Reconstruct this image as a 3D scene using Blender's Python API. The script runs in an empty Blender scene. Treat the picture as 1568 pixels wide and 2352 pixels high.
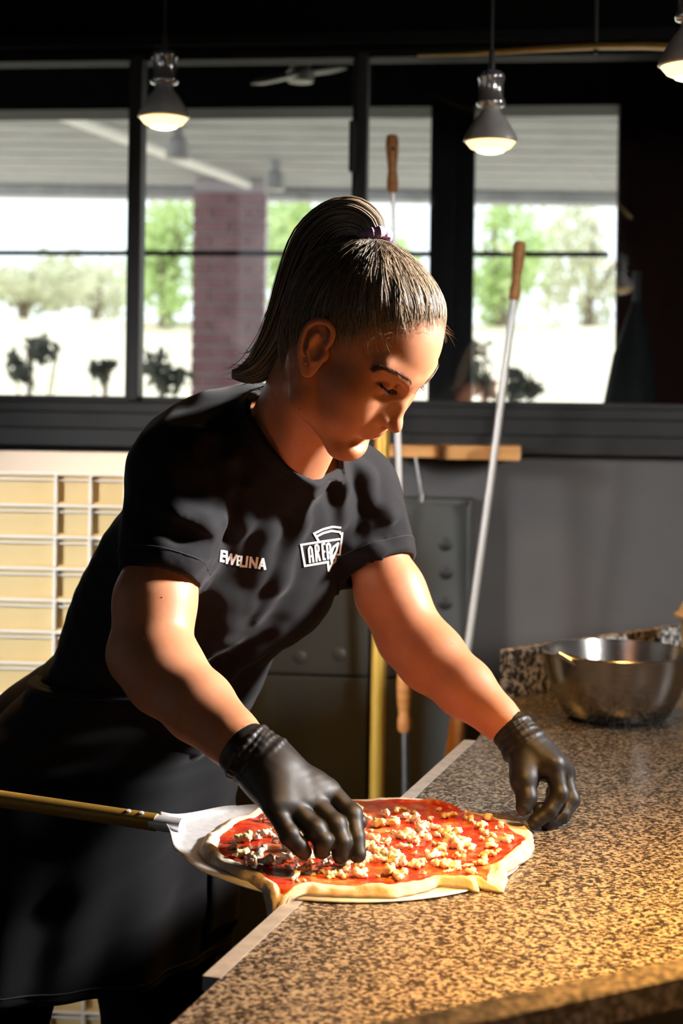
import bpy, bmesh, math, random
import numpy as np
from mathutils import Vector, Matrix

# ---------------------------------------------------------------- camera
FPX, CX, HY = 3680.0, 784.0, 924.0          # focal length in pixels, optical axis in the 1568x2352 frame
CAM_Z, ROLL = 1.39, math.radians(-0.8)
COUNTER_Z = 0.90
scene = bpy.context.scene
col = scene.collection
cam_data = bpy.data.cameras.new('camera')
cam = bpy.data.objects.new('camera', cam_data)
col.objects.link(cam)
cam_data.sensor_fit = 'VERTICAL'
cam_data.sensor_height = 36.0
cam_data.sensor_width = 24.0
cam_data.lens = FPX / 2352 * 36.0
cam_data.shift_y = -(1176 - HY) / 2352
cam.matrix_world = Matrix.Translation((0, 0, CAM_Z)) @ Matrix.Rotation(math.pi / 2, 4, 'X') @ Matrix.Rotation(-ROLL, 4, 'Z')
cam_data.clip_end = 200
cam_data.dof.use_dof = True
cam_data.dof.focus_distance = 1.76
cam_data.dof.aperture_fstop = 5.6
scene.camera = cam

# ---------------------------------------------------------------- view, world, large lights
scene.view_settings.view_transform = 'Standard'
scene.view_settings.look = 'None'
scene.view_settings.gamma = 1.0
scene.view_settings.use_curve_mapping = False
scene.view_settings.exposure = 0.0
cy = scene.cycles
cy.max_bounces = 5; cy.diffuse_bounces = 3; cy.glossy_bounces = 3; cy.transmission_bounces = 3; cy.transparent_max_bounces = 8
cy.caustics_reflective = False; cy.caustics_refractive = False; cy.use_adaptive_sampling = True; cy.adaptive_threshold = 0.05
world = bpy.data.worlds.new('sky')
scene.world = world
world.use_nodes = True
wn = world.node_tree.nodes
bg = wn['Background']
bg.inputs[0].default_value = (0.86, 0.93, 1.0, 1)
bg.inputs[1].default_value = 2.1

def area_light(name, loc, target, size, size_y, power, color, spread=180):
    d = bpy.data.lights.new(name, 'AREA')
    d.shape = 'RECTANGLE'; d.size = size; d.size_y = size_y; d.energy = power; d.color = color
    d.spread = math.radians(spread)
    o = bpy.data.objects.new(name, d); col.objects.link(o)
    o.location = loc
    o.rotation_euler = (Vector(target) - Vector(loc)).to_track_quat('-Z', 'Y').to_euler()
    return o
# added area lights, out of view, placed to shape the light
area_light('key_light_right', (2.86, 2.09, 2.46), (-0.02, 1.85, 1.53), 0.50, 0.50, 42, (1.0, 0.95, 0.91), 36)  # added key for the strong light from the right
area_light('crate_fill_light', (-2.66, 0.5, 1.95), (-0.66, 3.05, 1.0), 0.5, 0.7, 6.6, (0.97, 0.98, 1.0), 27)  # added narrow fill aimed at the dough crates
area_light('wall_fill_light', (2.86, -1.3, 2.2), (0.85, 3.6, 0.95), 0.6, 0.8, 10, (1.0, 0.96, 0.92), 30)  # added fill aimed at the back wall and tools
area_light('front_fill_light', (-1.6, -2.36, 2.0), (-0.2, 2.2, 0.9), 1.2, 1.4, 5.5, (0.84, 0.92, 1.0))  # added soft fill from behind the camera
sun_d = bpy.data.lights.new('sun', 'SUN'); sun_d.energy = 3.2; sun_d.angle = 0.02; sun_d.color = (1.0, 0.95, 0.88)
sun = bpy.data.objects.new('sun', sun_d); col.objects.link(sun)
sun.rotation_euler = Vector((0.5, 0.55, -0.9)).to_track_quat('-Z', 'Y').to_euler()

# ---------------------------------------------------------------- pixel to place
_cr, _sr = math.cos(ROLL), math.sin(ROLL)
def ray(px, py):
    a, b = (px - CX) / FPX, -(py - HY) / FPX
    # undo the camera roll
    return np.array([a * _cr + b * _sr, 1.0, b * _cr - a * _sr])
def W(px, py, d):
    r = ray(px, py)
    return Vector((r[0] * d, d, CAM_Z + r[2] * d))
def on_z(px, py, z=COUNTER_Z):
    r = ray(px, py)
    d = (z - CAM_Z) / r[2]
    return Vector((r[0] * d, d, z))
random.seed(7)
rng = np.random.default_rng(7)
# ---------------------------------------------------------------- object helpers
def tag(o, label=None, cat=None, group=None, kind=None):
    if label: o['label'] = label
    if cat: o['category'] = cat
    if group: o['group'] = group
    if kind: o['kind'] = kind
    return o
def empty(name, loc=(0, 0, 0), rz=0.0):
    o = bpy.data.objects.new(name, None); col.objects.link(o)
    o.location = loc; o.rotation_euler = (0, 0, rz); o.empty_display_size = 0.05
    return o
def link(name, me, mat=None, parent=None):
    o = bpy.data.objects.new(name, me); col.objects.link(o)
    if mat is not None and len(me.materials) == 0: me.materials.append(mat)
    if parent is not None:
        o.parent = parent
        if parent.name not in LOCAL: o.matrix_parent_inverse = world_matrix(parent).inverted()
    return o
LOCAL = set()          # things whose parts are modelled in the thing's own coordinates
def world_matrix(o):
    m = o.matrix_basis.copy()
    if o.parent: m = world_matrix(o.parent) @ o.matrix_parent_inverse @ m
    return m
def pydata(name, v, f, mat=None, parent=None, smooth=False):
    me = bpy.data.meshes.new(name)
    me.from_pydata([tuple(x) for x in v], [], [tuple(x) for x in f]); me.update()
    if smooth: me.polygons.foreach_set('use_smooth', [True] * len(me.polygons))
    return link(name, me, mat, parent)
def np_mesh(name, V, Q):
    me = bpy.data.meshes.new(name)
    V = np.asarray(V, np.float32); Q = np.asarray(Q, np.int32)
    n = Q.shape[1]
    me.vertices.add(len(V)); me.vertices.foreach_set('co', V.ravel())
    me.loops.add(Q.size); me.loops.foreach_set('vertex_index', Q.ravel())
    me.polygons.add(len(Q))
    me.polygons.foreach_set('loop_start', np.arange(0, Q.size, n, dtype=np.int32))
    me.polygons.foreach_set('use_smooth', np.ones(len(Q), bool))
    me.update(calc_edges=True); me.validate()
    return me
class MB:
    """collects shapes into one mesh"""
    def __init__(s): s.bm = bmesh.new()
    def box(s, lo, hi, bevel=0.0, M=None):
        r = bmesh.ops.create_cube(s.bm, size=1.0)
        c = [(a + b) / 2 for a, b in zip(lo, hi)]; e = [b - a for a, b in zip(lo, hi)]
        for v in r['verts']:
            v.co = Vector((c[0] + v.co.x * e[0], c[1] + v.co.y * e[1], c[2] + v.co.z * e[2]))
            if M is not None: v.co = M @ v.co
        if bevel > 0:
            ed = list({e2 for v in r['verts'] for e2 in v.link_edges})
            bmesh.ops.bevel(s.bm, geom=ed, offset=bevel, segments=2, affect='EDGES', profile=0.6)
        return s
    def tube(s, pts, rad, n=12, cap=True, flat=None):
        pts = [Vector(p) for p in pts]
        rads = rad if hasattr(rad, '__len__') else [rad] * len(pts)
        rings = []
        up = Vector((0, 0, 1))
        prev = None
        for i, p in enumerate(pts):
            t = (pts[min(i + 1, len(pts) - 1)] - pts[max(i - 1, 0)]).normalized()
            if prev is None:
                a = up if abs(t.z) < 0.9 else Vector((1, 0, 0))
                x = t.cross(a).normalized()
            else:
                x = (prev - t * prev.dot(t)).normalized()
            prev = x; y = t.cross(x)
            fl = flat or (1, 1)
            rings.append([s.bm.verts.new(p + (x * math.cos(k * 2 * math.pi / n) * fl[0] + y * math.sin(k * 2 * math.pi / n) * fl[1]) * rads[i]) for k in range(n)])
        for a, b in zip(rings, rings[1:]):
            for k in range(n):
                s.bm.faces.new((a[k], a[(k + 1) % n], b[(k + 1) % n], b[k]))
        if cap:
            s.bm.faces.new(rings[0][::-1]); s.bm.faces.new(rings[-1])
        return s
    def lathe(s, prof, c=(0, 0, 0), n=32, axis=None, close=False):
        """prof: list of (radius, height) about an axis through c"""
        M = Matrix.Translation(c)
        if axis is not None: M = M @ Vector((0, 0, 1)).rotation_difference(Vector(axis)).to_matrix().to_4x4()
        rings = [[s.bm.verts.new(M @ Vector((r * math.cos(k * 2 * math.pi / n), r * math.sin(k * 2 * math.pi / n), h))) for k in range(n)] for r, h in prof]
        prs = list(zip(rings, rings[1:]))
        if close: prs.append((rings[-1], rings[0]))
        for a, b in prs:
            for k in range(n):
                s.bm.faces.new((a[k], a[(k + 1) % n], b[(k + 1) % n], b[k]))
        if not close:
            if prof[0][0] > 1e-5: s.bm.faces.new(rings[0][::-1])
            if prof[-1][0] > 1e-5: s.bm.faces.new(rings[-1])
        return s
    def prism(s, poly, z0, z1, M=None):
        a = [s.bm.verts.new(Vector((x, y, z0))) for x, y in poly]; b = [s.bm.verts.new(Vector((x, y, z1))) for x, y in poly]
        if M is not None:
            for v in a + b: v.co = M @ v.co
        n = len(poly)
        s.bm.faces.new(a[::-1]); s.bm.faces.new(b)
        for k in range(n): s.bm.faces.new((a[k], a[(k + 1) % n], b[(k + 1) % n], b[k]))
        return s
    def build(s, name, mat=None, parent=None, smooth=False, angle=35):
        bmesh.ops.remove_doubles(s.bm, verts=s.bm.verts, dist=1e-6)
        bmesh.ops.recalc_face_normals(s.bm, faces=s.bm.faces)
        me = bpy.data.meshes.new(name); s.bm.to_mesh(me); s.bm.free()
        if smooth:
            me.polygons.foreach_set('use_smooth', [True] * len(me.polygons))
            try: me.set_sharp_from_angle(angle=math.radians(angle))
            except Exception: pass
        return link(name, me, mat, parent)

# ---------------------------------------------------------------- materials
def mat(name, color=(0.5, 0.5, 0.5), rough=0.5, metal=0.0, **kw):
    m = bpy.data.materials.new(name); m.use_nodes = True
    b = m.node_tree.nodes['Principled BSDF']
    b.inputs['Base Color'].default_value = (*color, 1); b.inputs['Roughness'].default_value = rough; b.inputs['Metallic'].default_value = metal
    for k, v in kw.items():
        k = k.replace('_', ' ')
        if k in b.inputs: b.inputs[k].default_value = v if not isinstance(v, tuple) or len(v) != 3 or b.inputs[k].type != 'RGBA' else (*v, 1)
    return m
def nodes(m): return m.node_tree.nodes, m.node_tree.links, m.node_tree.nodes['Principled BSDF']
def noise_tex(m, scale, detail=4, rough=0.55, coord='Object', vec=(1, 1, 1), distort=0.0):
    n, l, b = nodes(m)
    tc = n.new('ShaderNodeTexCoord'); mp = n.new('ShaderNodeMapping'); mp.inputs['Scale'].default_value = vec
    t = n.new('ShaderNodeTexNoise'); t.inputs['Scale'].default_value = scale; t.inputs['Detail'].default_value = detail
    t.inputs['Roughness'].default_value = rough; t.inputs['Distortion'].default_value = distort
    l.new(tc.outputs[coord], mp.inputs[0]); l.new(mp.outputs[0], t.inputs['Vector'])
    return t
def ramp(m, src, stops):
    n, l, b = nodes(m)
    r = n.new('ShaderNodeValToRGB'); e = r.color_ramp.elements
    while len(e) < len(stops): e.new(0.5)
    for el, (p, c) in zip(e, stops): el.position = p; el.color = (*c, 1)
    l.new(src, r.inputs[0]); return r
def bump(m, src, strength=0.3, dist=0.002):
    n, l, b = nodes(m)
    bp = n.new('ShaderNodeBump'); bp.inputs['Strength'].default_value = strength; bp.inputs['Distance'].default_value = dist
    l.new(src, bp.inputs['Height']); l.new(bp.outputs[0], b.inputs['Normal']); return bp
def noisy(name, c1, c2, scale, rough=0.5, metal=0.0, bump_s=0.0, dist=0.001, vec=(1, 1, 1), detail=4, coord='Object', lo=0.35, hi=0.65, **kw):
    m = mat(name, c1, rough, metal, **kw)
    t = noise_tex(m, scale, detail, vec=vec, coord=coord)
    r = ramp(m, t.outputs['Fac'], [(lo, c1), (hi, c2)])
    m.node_tree.links.new(r.outputs[0], m.node_tree.nodes['Principled BSDF'].inputs['Base Color'])
    if bump_s: bump(m, t.outputs['Fac'], bump_s, dist)
    return m

# ---------------------------------------------------------------- signed distance modelling
class Field:
    def __init__(s, lo, hi, h, M=None):
        s.lo = np.array(lo, float); s.h = h; s.pad = 0.009 if h < .01 else 0.0
        s.n = np.ceil((np.array(hi, float) - s.lo) / h).astype(int) + 1
        s.F = np.full(s.n, 0.08, np.float32)
        s.M = np.eye(4) if M is None else np.array(M)
        s.Mi = np.linalg.inv(s.M)
    def loc(s, p): return (s.Mi[:3, :3] @ np.array(p, float)) + s.Mi[:3, 3]
    def grid(s, lo, hi):
        a = np.clip(np.floor((np.array(lo) - s.lo) / s.h).astype(int), 0, s.n); b = np.clip(np.ceil((np.array(hi) - s.lo) / s.h).astype(int) + 1, 0, s.n)
        sl = tuple(slice(x, y) for x, y in zip(a, b))
        ax = [(s.lo[i] + s.h * np.arange(a[i], b[i])).astype(np.float32) for i in range(3)]
        return sl, ax[0][:, None, None], ax[1][None, :, None], ax[2][None, None, :]
    def put(s, fn, lo, hi, k, op):
        m = k + 3 * s.h + s.pad
        sl, X, Y, Z = s.grid(np.array(lo) - m, np.array(hi) + m)
        if any(q.stop <= q.start for q in sl): return
        d = fn(X, Y, Z); A = s.F[sl]
        if op == 'sub': s.F[sl] = smax(A, -d, k)
        elif op == 'and': s.F[sl] = smax(A, d, k)
        else: s.F[sl] = smin(A, d, k)
    def cone(s, a, b, ra, rb, k=0.01, op='add', sym=False):
        a = np.array(a, float); b = np.array(b, float); R = max(ra, rb)
        lo, hi = np.minimum(a, b) - R, np.maximum(a, b) + R
        s.put(lambda X, Y, Z: sd_cone(X, Y, Z, a, b, ra, rb), lo, hi, k, op)
        if sym: s.cone(a * [1, -1, 1], b * [1, -1, 1], ra, rb, k, op)
    def chain(s, pts, rads, k=0.008, op='add', sym=False):
        for i in range(len(pts) - 1): s.cone(pts[i], pts[i + 1], rads[i], rads[i + 1], k, op, sym)
    def ell(s, c, r, R=None, k=0.01, op='add', sym=False):
        c = np.array(c, float); r = np.array(r, float)
        Rm = np.eye(3) if R is None else np.array(R, float)     # columns = axes
        e = np.sqrt(((Rm * r) ** 2).sum(1))
        s.put(lambda X, Y, Z: sd_ell(X, Y, Z, c, r, Rm), c - e, c + e, k, op)
        if sym:
            S = np.diag([1., -1., 1.]); s.ell(c * [1, -1, 1], r, S @ Rm, k, op)
    def sample(s, P):
        """trilinear value at world points P (n,3)"""
        L = P @ s.Mi[:3, :3].T + s.Mi[:3, 3]
        g = (L - s.lo) / s.h
        ok = np.all((g >= 0) & (g < s.n - 1.001), axis=1)
        g = np.clip(g, 0, s.n - 1.001); i = g.astype(int); t = g - i
        o = 0
        for dx in (0, 1):
            for dy in (0, 1):
                for dz in (0, 1):
                    w = (t[:, 0] if dx else 1 - t[:, 0]) * (t[:, 1] if dy else 1 - t[:, 1]) * (t[:, 2] if dz else 1 - t[:, 2])
                    o = o + w * s.F[i[:, 0] + dx, i[:, 1] + dy, i[:, 2] + dz]
        return np.where(ok, o, 0.08)
    def grad(s, P, e=0.003):
        g = np.stack([s.sample(P + np.eye(3)[i] * e) - s.sample(P - np.eye(3)[i] * e) for i in range(3)], 1)
        return g / (np.linalg.norm(g, axis=1, keepdims=True) + 1e-9)
    def hit(s, pix, off=0.0, d0=1.2, d1=2.6, step=0.003):
        """first surface point met by the sight line of each pixel (a point on the surface in space)"""
        Rr = np.array([ray(*p) for p in pix]); n = len(Rr)
        D = np.arange(d0, d1, step); out = np.full(n, np.nan)
        prev = np.full(n, 1.0)
        for d in D:
            v = s.sample(np.array([0, 0, CAM_Z]) + Rr * d) - off
            new = np.isnan(out) & (v < 0)
            out[new] = d - step * (-v[new]) / np.maximum(prev[new] - v[new], 1e-6)
            prev = v
        return np.array([0, 0, CAM_Z]) + Rr * out[:, None]
    def mesh(s):
        V, Q = surface_nets(s.F)
        V = s.lo + V * s.h
        V = V @ s.M[:3, :3].T + s.M[:3, 3]
        return V, Q
def smin(a, b, k):
    if k <= 0: return np.minimum(a, b)
    h = np.maximum(k - np.abs(a - b), 0) / k
    return np.minimum(a, b) - h * h * (k * 0.25)
def smax(a, b, k): return -smin(-a, -b, k)
def sd_cone(X, Y, Z, a, b, r1, r2):
    ba = b - a; l2 = ba @ ba
    px, py, pz = X - a[0], Y - a[1], Z - a[2]
    if l2 < 1e-10: return np.sqrt(px * px + py * py + pz * pz) - r1
    l = math.sqrt(l2); t = (px * ba[0] + py * ba[1] + pz * ba[2]) / l
    q = np.sqrt(np.maximum(px * px + py * py + pz * pz - t * t, 0))
    sn = (r1 - r2) / l; sn = max(-0.95, min(0.95, sn)); cs = math.sqrt(1 - sn * sn)
    tt = np.clip((t - q * (sn / cs)) / l, 0, 1)
    return np.sqrt((t - tt * l) ** 2 + q * q) - (r1 + (r2 - r1) * tt)
def sd_ell(X, Y, Z, c, r, R):
    px, py, pz = X - c[0], Y - c[1], Z - c[2]
    q = [px * R[0, i] + py * R[1, i] + pz * R[2, i] for i in range(3)]
    k0 = np.sqrt(sum((q[i] / r[i]) ** 2 for i in range(3)))
    k1 = np.sqrt(sum((q[i] / (r[i] * r[i])) ** 2 for i in range(3)))
    return k0 * (k0 - 1.0) / np.maximum(k1, 1e-6)
def surface_nets(F):
    ins = F < 0
    nx, ny, nz = F.shape
    cnt = np.zeros((nx - 1, ny - 1, nz - 1), np.uint8)
    C = [(i, j, k) for i in (0, 1) for j in (0, 1) for k in (0, 1)]
    for i, j, k in C: cnt += ins[i:nx - 1 + i, j:ny - 1 + j, k:nz - 1 + k]
    act = np.argwhere((cnt > 0) & (cnt < 8))
    idx = np.full(cnt.shape, -1, np.int32); idx[tuple(act.T)] = np.arange(len(act))
    val = {c: F[act[:, 0] + c[0], act[:, 1] + c[1], act[:, 2] + c[2]] for c in C}
    pos = np.zeros((len(act), 3)); num = np.zeros(len(act))
    for c in C:
        for ax in range(3):
            if c[ax]: continue
            c2 = list(c); c2[ax] = 1; c2 = tuple(c2)
            a, b = val[c], val[c2]; m = (a < 0) != (b < 0)
            t = np.where(m, a / np.where(m, a - b, 1), 0)
            p = np.array(c, float)[None, :].repeat(len(act), 0); p[:, ax] = t
            pos[m] += p[m]; num[m] += 1
    V = act + pos / num[:, None]
    quads = []
    for ax in range(3):
        u, v = [(1, 2), (2, 0), (0, 1)][ax]
        sl0 = [slice(None)] * 3; sl1 = [slice(None)] * 3
        sl0[ax] = slice(0, -1); sl1[ax] = slice(1, None)
        a, b = ins[tuple(sl0)], ins[tuple(sl1)]
        e = np.argwhere(a != b)
        sgn = a[tuple(e.T)]
        ok = (e[:, u] > 0) & (e[:, v] > 0) & (e[:, u] < F.shape[u] - 1) & (e[:, v] < F.shape[v] - 1)
        e, sgn = e[ok], sgn[ok]
        def cell(du, dv):
            q = e.copy(); q[:, u] -= du; q[:, v] -= dv
            return idx[tuple(q.T)]
        q = np.stack([cell(1, 1), cell(0, 1), cell(0, 0), cell(1, 0)], 1)
        q[~sgn] = q[~sgn][:, ::-1]
        quads.append(q)
    return V, np.concatenate(quads)
def relax(V, Q, it=2, lam=0.5):
    n = len(V)
    e = np.concatenate([Q[:, [0, 1]], Q[:, [1, 2]], Q[:, [2, 3]], Q[:, [3, 0]]])
    e = np.concatenate([e, e[:, ::-1]])
    deg = np.bincount(e[:, 0], minlength=n)[:, None] + 1e-9
    for _ in range(it):
        for l in (lam, -lam * 1.05):
            S = np.stack([np.bincount(e[:, 0], V[e[:, 1], i], minlength=n) for i in range(3)], 1) / deg
            V = V + l * (S - V)
    return V
# ---------------------------------------------------------------- materials used by the setting
M_black = noisy('black_frame_paint', (0.0055, 0.006, 0.0066), (0.0085, 0.009, 0.0098), 30, rough=0.6, Specular_IOR_Level=.15)
M_frame = noisy('anthracite_aluminium', (0.020, 0.021, 0.022), (0.028, 0.029, 0.030), 12, rough=0.45, Specular_IOR_Level=.3)
M_ceil = noisy('dark_ceiling_paint', (0.0040, 0.0036, 0.0033), (0.0065, 0.0056, 0.005), 5, rough=0.8, Specular_IOR_Level=.1)
M_wall = noisy('dark_grey_plaster', (0.075, 0.071, 0.071), (0.095, 0.090, 0.089), 3, rough=0.6, bump_s=0.05)
M_floor = noisy('grey_floor_tile', (0.05, 0.05, 0.05), (0.08, 0.08, 0.078), 4, rough=0.5)
M_steel_panel = noisy('grey_steel_panel', (0.075, 0.085, 0.085), (0.11, 0.12, 0.118), 2.5, rough=0.42, metal=0.35)
M_chrome = mat('polished_chrome', (0.80, 0.81, 0.82), 0.18, 0.8)
M_alu = noisy('brushed_aluminium', (0.50, 0.51, 0.52), (0.66, 0.67, 0.68), 60, rough=0.33, metal=1.0, vec=(1, 8, 1), bump_s=0.05)
M_rod = mat('bright_steel_rod', (0.85, 0.85, 0.83), 0.3, 0.45)
M_cord = mat('black_cable', (0.04, 0.042, 0.046), 0.5)
M_glass = bpy.data.materials.new('clear_window_glass'); M_glass.use_nodes = True
def _glass(m, tint=(1, 1, 1), ior=1.45):
    n, l = m.node_tree.nodes, m.node_tree.links
    n.remove(n['Principled BSDF'])
    tr = n.new('ShaderNodeBsdfTransparent'); tr.inputs[0].default_value = (*tint, 1)
    gl = n.new('ShaderNodeBsdfGlossy'); gl.inputs['Roughness'].default_value = 0.02
    fr = n.new('ShaderNodeFresnel'); fr.inputs[0].default_value = ior
    mx = n.new('ShaderNodeMixShader')
    l.new(fr.outputs[0], mx.inputs[0]); l.new(tr.outputs[0], mx.inputs[1]); l.new(gl.outputs[0], mx.inputs[2])
    l.new(mx.outputs[0], n['Material Output'].inputs[0])
_glass(M_glass, (0.97, 0.99, 0.98))

# ---------------------------------------------------------------- back wall frame of reference (turned a little, right side nearer)
WT = math.radians(7)
WALL = Matrix.Translation((0, 3.75, 0)) @ Matrix.Rotation(-WT, 4, 'Z')      # local x along wall, y outward, z up
def wl(px, py, n=0.0):
    """where the sight line of a pixel meets the plane n metres beyond the wall: (along wall, height)"""
    r = Vector(ray(px, py)); o = Vector((0, 0, CAM_Z))
    Wi = WALL.inverted(); ol = Wi @ o; rl = Wi.to_3x3() @ r
    t = (n - ol.y) / rl.y
    p = ol + rl * t
    return p.x, p.z
def wbox(mb, a, b, n0, n1, bevel=0.0):
    """box on the wall between two pixels read at depth n0, thickness n0..n1"""
    (x0, z0), (x1, z1) = wl(*a, n0), wl(*b, n0)
    return mb.box((min(x0, x1), min(n0, n1), min(z0, z1)), (max(x0, x1), max(n0, n1), max(z0, z1)), bevel, WALL)

# ---------------------------------------------------------------- room shell
RX0, RX1, RY0, RZ1 = -2.7, 2.9, -2.4, 2.75
def struct(o): o['kind'] = 'structure'; return o
struct(MB().box((RX0 - .1, RY0 - .1, -0.1), (RX1 + .1, 4.4, 0)).build('floor', M_floor))
struct(MB().box((RX0 - .1, RY0 - .1, RZ1), (RX1 + .1, 4.05, RZ1 + .1)).build('ceiling', M_ceil))
struct(MB().box((RX0 - .1, RY0 - .1, 0), (RX0, 4.3, RZ1)).build('wall_left', M_wall))
struct(MB().box((RX1, RY0 - .1, 0), (RX1 + .1, 4.0, RZ1)).build('wall_right', M_wall))
struct(MB().box((RX0, RY0 - .1, 0), (RX1, RY0, RZ1)).build('wall_front', M_wall))
S0, S1 = -2.75, 2.95
zs = wl(784, 985)[1]            # lower edge of the window
zt = wl(784, 112)[1]            # upper edge of the window
struct(MB().box((S0, 0, 0), (S1, 0.14, zs - 0.015), 0, WALL).build('wall_back', M_wall))
struct(MB().box((S0, -0.02, zt), (S1, 0.16, RZ1 + 0.05), 0, WALL).build('wall_header', M_ceil))
# thin metal ledge below the window, and a lighter line on the header
struct(MB().box((S0, -0.06, zs - 0.05), (S1, 0.0, zs - 0.008), 0.003, WALL).build('trim_1', M_frame))
struct(MB().box((S0, -0.045, zt + 0.004), (S1, -0.018, zt + 0.03), 0.002, WALL).build('trim_2', M_black))

# ---------------------------------------------------------------- the sliding window
win = empty('window_1', WALL @ Vector((0, 0.05, zs))); win.rotation_euler = (0, 0, -WT); struct(win)
zb = wl(784, 917)[1]
ztop = wl(784, 132)[1]
m = MB()
for (z0, z1, y0, y1) in ((zs - .008, zs + .03, -.03, .10), (zs + .03, zs + .055, -.015, .09), (zs + .055, zb, 0.0, .08)):
    m.box((S0, y0, z0), (S1, y1, z1), 0.003, WALL)
m.build('sill_rail', M_frame, win)
MB().box((S0, 0.0, ztop), (S1, 0.08, zt), 0.003, WALL).build('head_rail', M_black, win)
def post(px0, px1, name='mullion'):
    x0 = wl(px0, 520)[0]; x1 = wl(px1, 520)[0]; w = (x1 - x0)
    m = MB().box((x0, 0.02, zb - .01), (x0 + w * .48, 0.075, ztop + .01), 0.003, WALL)
    m.box((x0 + w * .40, -0.015, zb - .01), (x1, 0.04, ztop + .01), 0.003, WALL)
    m.build(name, M_frame, win)
    return x0, x1
pA = post(286, 325); pB = post(803, 841)
hx = wl(812, 340)
MB().box((hx[0] - .008, -.035, hx[1] - .06), (hx[0] + .008, -.012, hx[1] + .06), 0.004, WALL).build('latch', M_frame, win)
for x0, x1 in ((S0, pA[0] + .01), (pA[1] - .01, pB[0] + .01), (pB[1] - .01, S1)):
    MB().box((x0, 0.046, zb - .004), (x1, 0.050, ztop + .004), 0, WALL).build('pane', M_glass, win)

# added frames round the four area lights (right, left and front walls)
def light_frame(name, c, hw, hh, axis):
    w = empty(name, c); struct(w)
    for sa, sb in ((-1, 0), (1, 0), (0, -1), (0, 1)):
        t = .03; a = [c[0], c[1], c[2]]; e = [.05, .05, .05]; k = 1 if axis == 'x' else 0
        a[k] += sa * (hw + t); a[2] += sb * (hh + t)
        e[k] = t if sa else hw + 2 * t; e[2] = t if sb else hh + 2 * t; e[1 - k] = .05
        MB().box([p - q for p, q in zip(a, e)], [p + q for p, q in zip(a, e)], .004).build('frame_rail', M_frame, w)
light_frame('key_light_frame', (2.87, 2.09, 2.46), .28, .26, 'x')
light_frame('wall_fill_frame', (2.87, -1.3, 2.15), .36, .42, 'x')
light_frame('crate_fill_frame', (-2.67, 0.5, 1.95), .32, .38, 'x')
light_frame('front_fill_frame', (-1.6, -2.37, 2.0), .66, .70, 'y')

# ---------------------------------------------------------------- veranda outside the window
N1 = 0.95
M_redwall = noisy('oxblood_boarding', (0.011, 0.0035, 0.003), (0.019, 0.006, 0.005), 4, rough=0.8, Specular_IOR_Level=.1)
M_board = noisy('grey_ceiling_board', (0.46, 0.46, 0.48), (0.62, 0.62, 0.64), 6, rough=0.8, vec=(1, 6, 1))
(x0, zc) = wl(700, 247, N1)
struct(MB().box((-4.5, N1, zc), (4.5, N1 + 0.18, 3.3), 0, WALL).build('trim_3', M_black))     # dark beam of the veranda front
struct(MB().box((-4.5, 0.16, 2.70), (4.5, N1 + 0.1, 2.78), 0, WALL).build('ceiling_soffit', M_black))
vp = empty('veranda_post', WALL @ Vector((wl(1036, 900, N1)[0], N1 + .06, 0)))
x0 = wl(985, 590, N1)[0]; x1 = wl(1086, 590, N1)[0]
MB().box((x0, N1, 0), (x0 + (x1 - x0) * .55, N1 + .12, zc), .004, WALL).build('post_shaft', M_black, vp)
MB().box((x0 + (x1 - x0) * .5, N1 + .02, 0), (x1, N1 + .09, zc), .004, WALL).build('door_stile', M_black, vp)
tag(vp, 'black square veranda post seen through the window behind the woman\'s forehead', 'post')
rw0 = wl(1418, 590, N1)[0]
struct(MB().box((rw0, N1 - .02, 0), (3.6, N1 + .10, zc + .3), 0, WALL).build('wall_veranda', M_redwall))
# horizontal glazing bar
gz = wl(784, 582, N1 + .6)[1]
gb = MB().box((-4.5, N1 + .60, gz - .008), (rw0, N1 + .63, gz + .008), .002, WALL).build('glazing_bar', M_black)
tag(gb, 'thin black horizontal glazing bar crossing the view outside the window', 'bar')
# black folded parasol leaning at the oxblood wall
pr = empty('folded_parasol', W(1440, 990, 4.45))
mb = MB(); a = W(1462, 690, 4.45); b = W(1390, 1010, 4.42); c = W(1440, 1010, 4.40)
n = 14
rings = [a + (b - a) * 0.0, a + (c - a) * .3, a + (c - a) * .62, c]
mb.tube([a + Vector((0, 0, .04)), a, a * .6 + c * .4, c], [.006, .012, .055, .085], n)
mb.build('parasol_cloth', M_black, pr, True)
MB().tube([a + Vector((0, 0, .08)), c - Vector((0, 0, 1.2))], .012, 8).build('pole', M_frame, pr)
tag(pr, 'black folded parasol standing against the oxblood wall outside', 'parasol')

# slatted veranda ceiling
VC = 2.62
vb = empty('ceiling_veranda', (0, 7.2, VC)); struct(vb)
y = 4.9; i = 0
while y < 9.35:
    MB().box((-6.5, y, VC + (i % 2) * .004), (6.5, y + .138, VC + .03), 0).build('board', M_board, vb)
    y += .145; i += 1
struct(MB().box((-6.5, 4.8, VC + .03), (6.5, 9.4, VC + .12)).build('ceiling_deck', M_board))
struct(MB().box((-6.5, 9.25, VC - .06), (6.5, 9.42, VC + .1)).build('trim_4', M_board))
a = W(80, 262, 6.6); b = W(585, 425, 9.0)
M_strip = mat('white_strip_light', (0.9, 0.88, 0.8), 0.4, Emission_Color=(1, .96, .88), Emission_Strength=0.3)
d = (b - a); a2 = Vector((a.x, a.y, VC - .03)); b2 = Vector((b.x, b.y, VC - .03))
o = MB().tube([a2, b2], .022, 4).build('strip_light', M_strip); tag(o, 'long pale strip light running along the veranda ceiling', 'light')
M_pale = mat('pale_enamel', (0.62, 0.60, 0.55), 0.4)
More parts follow.
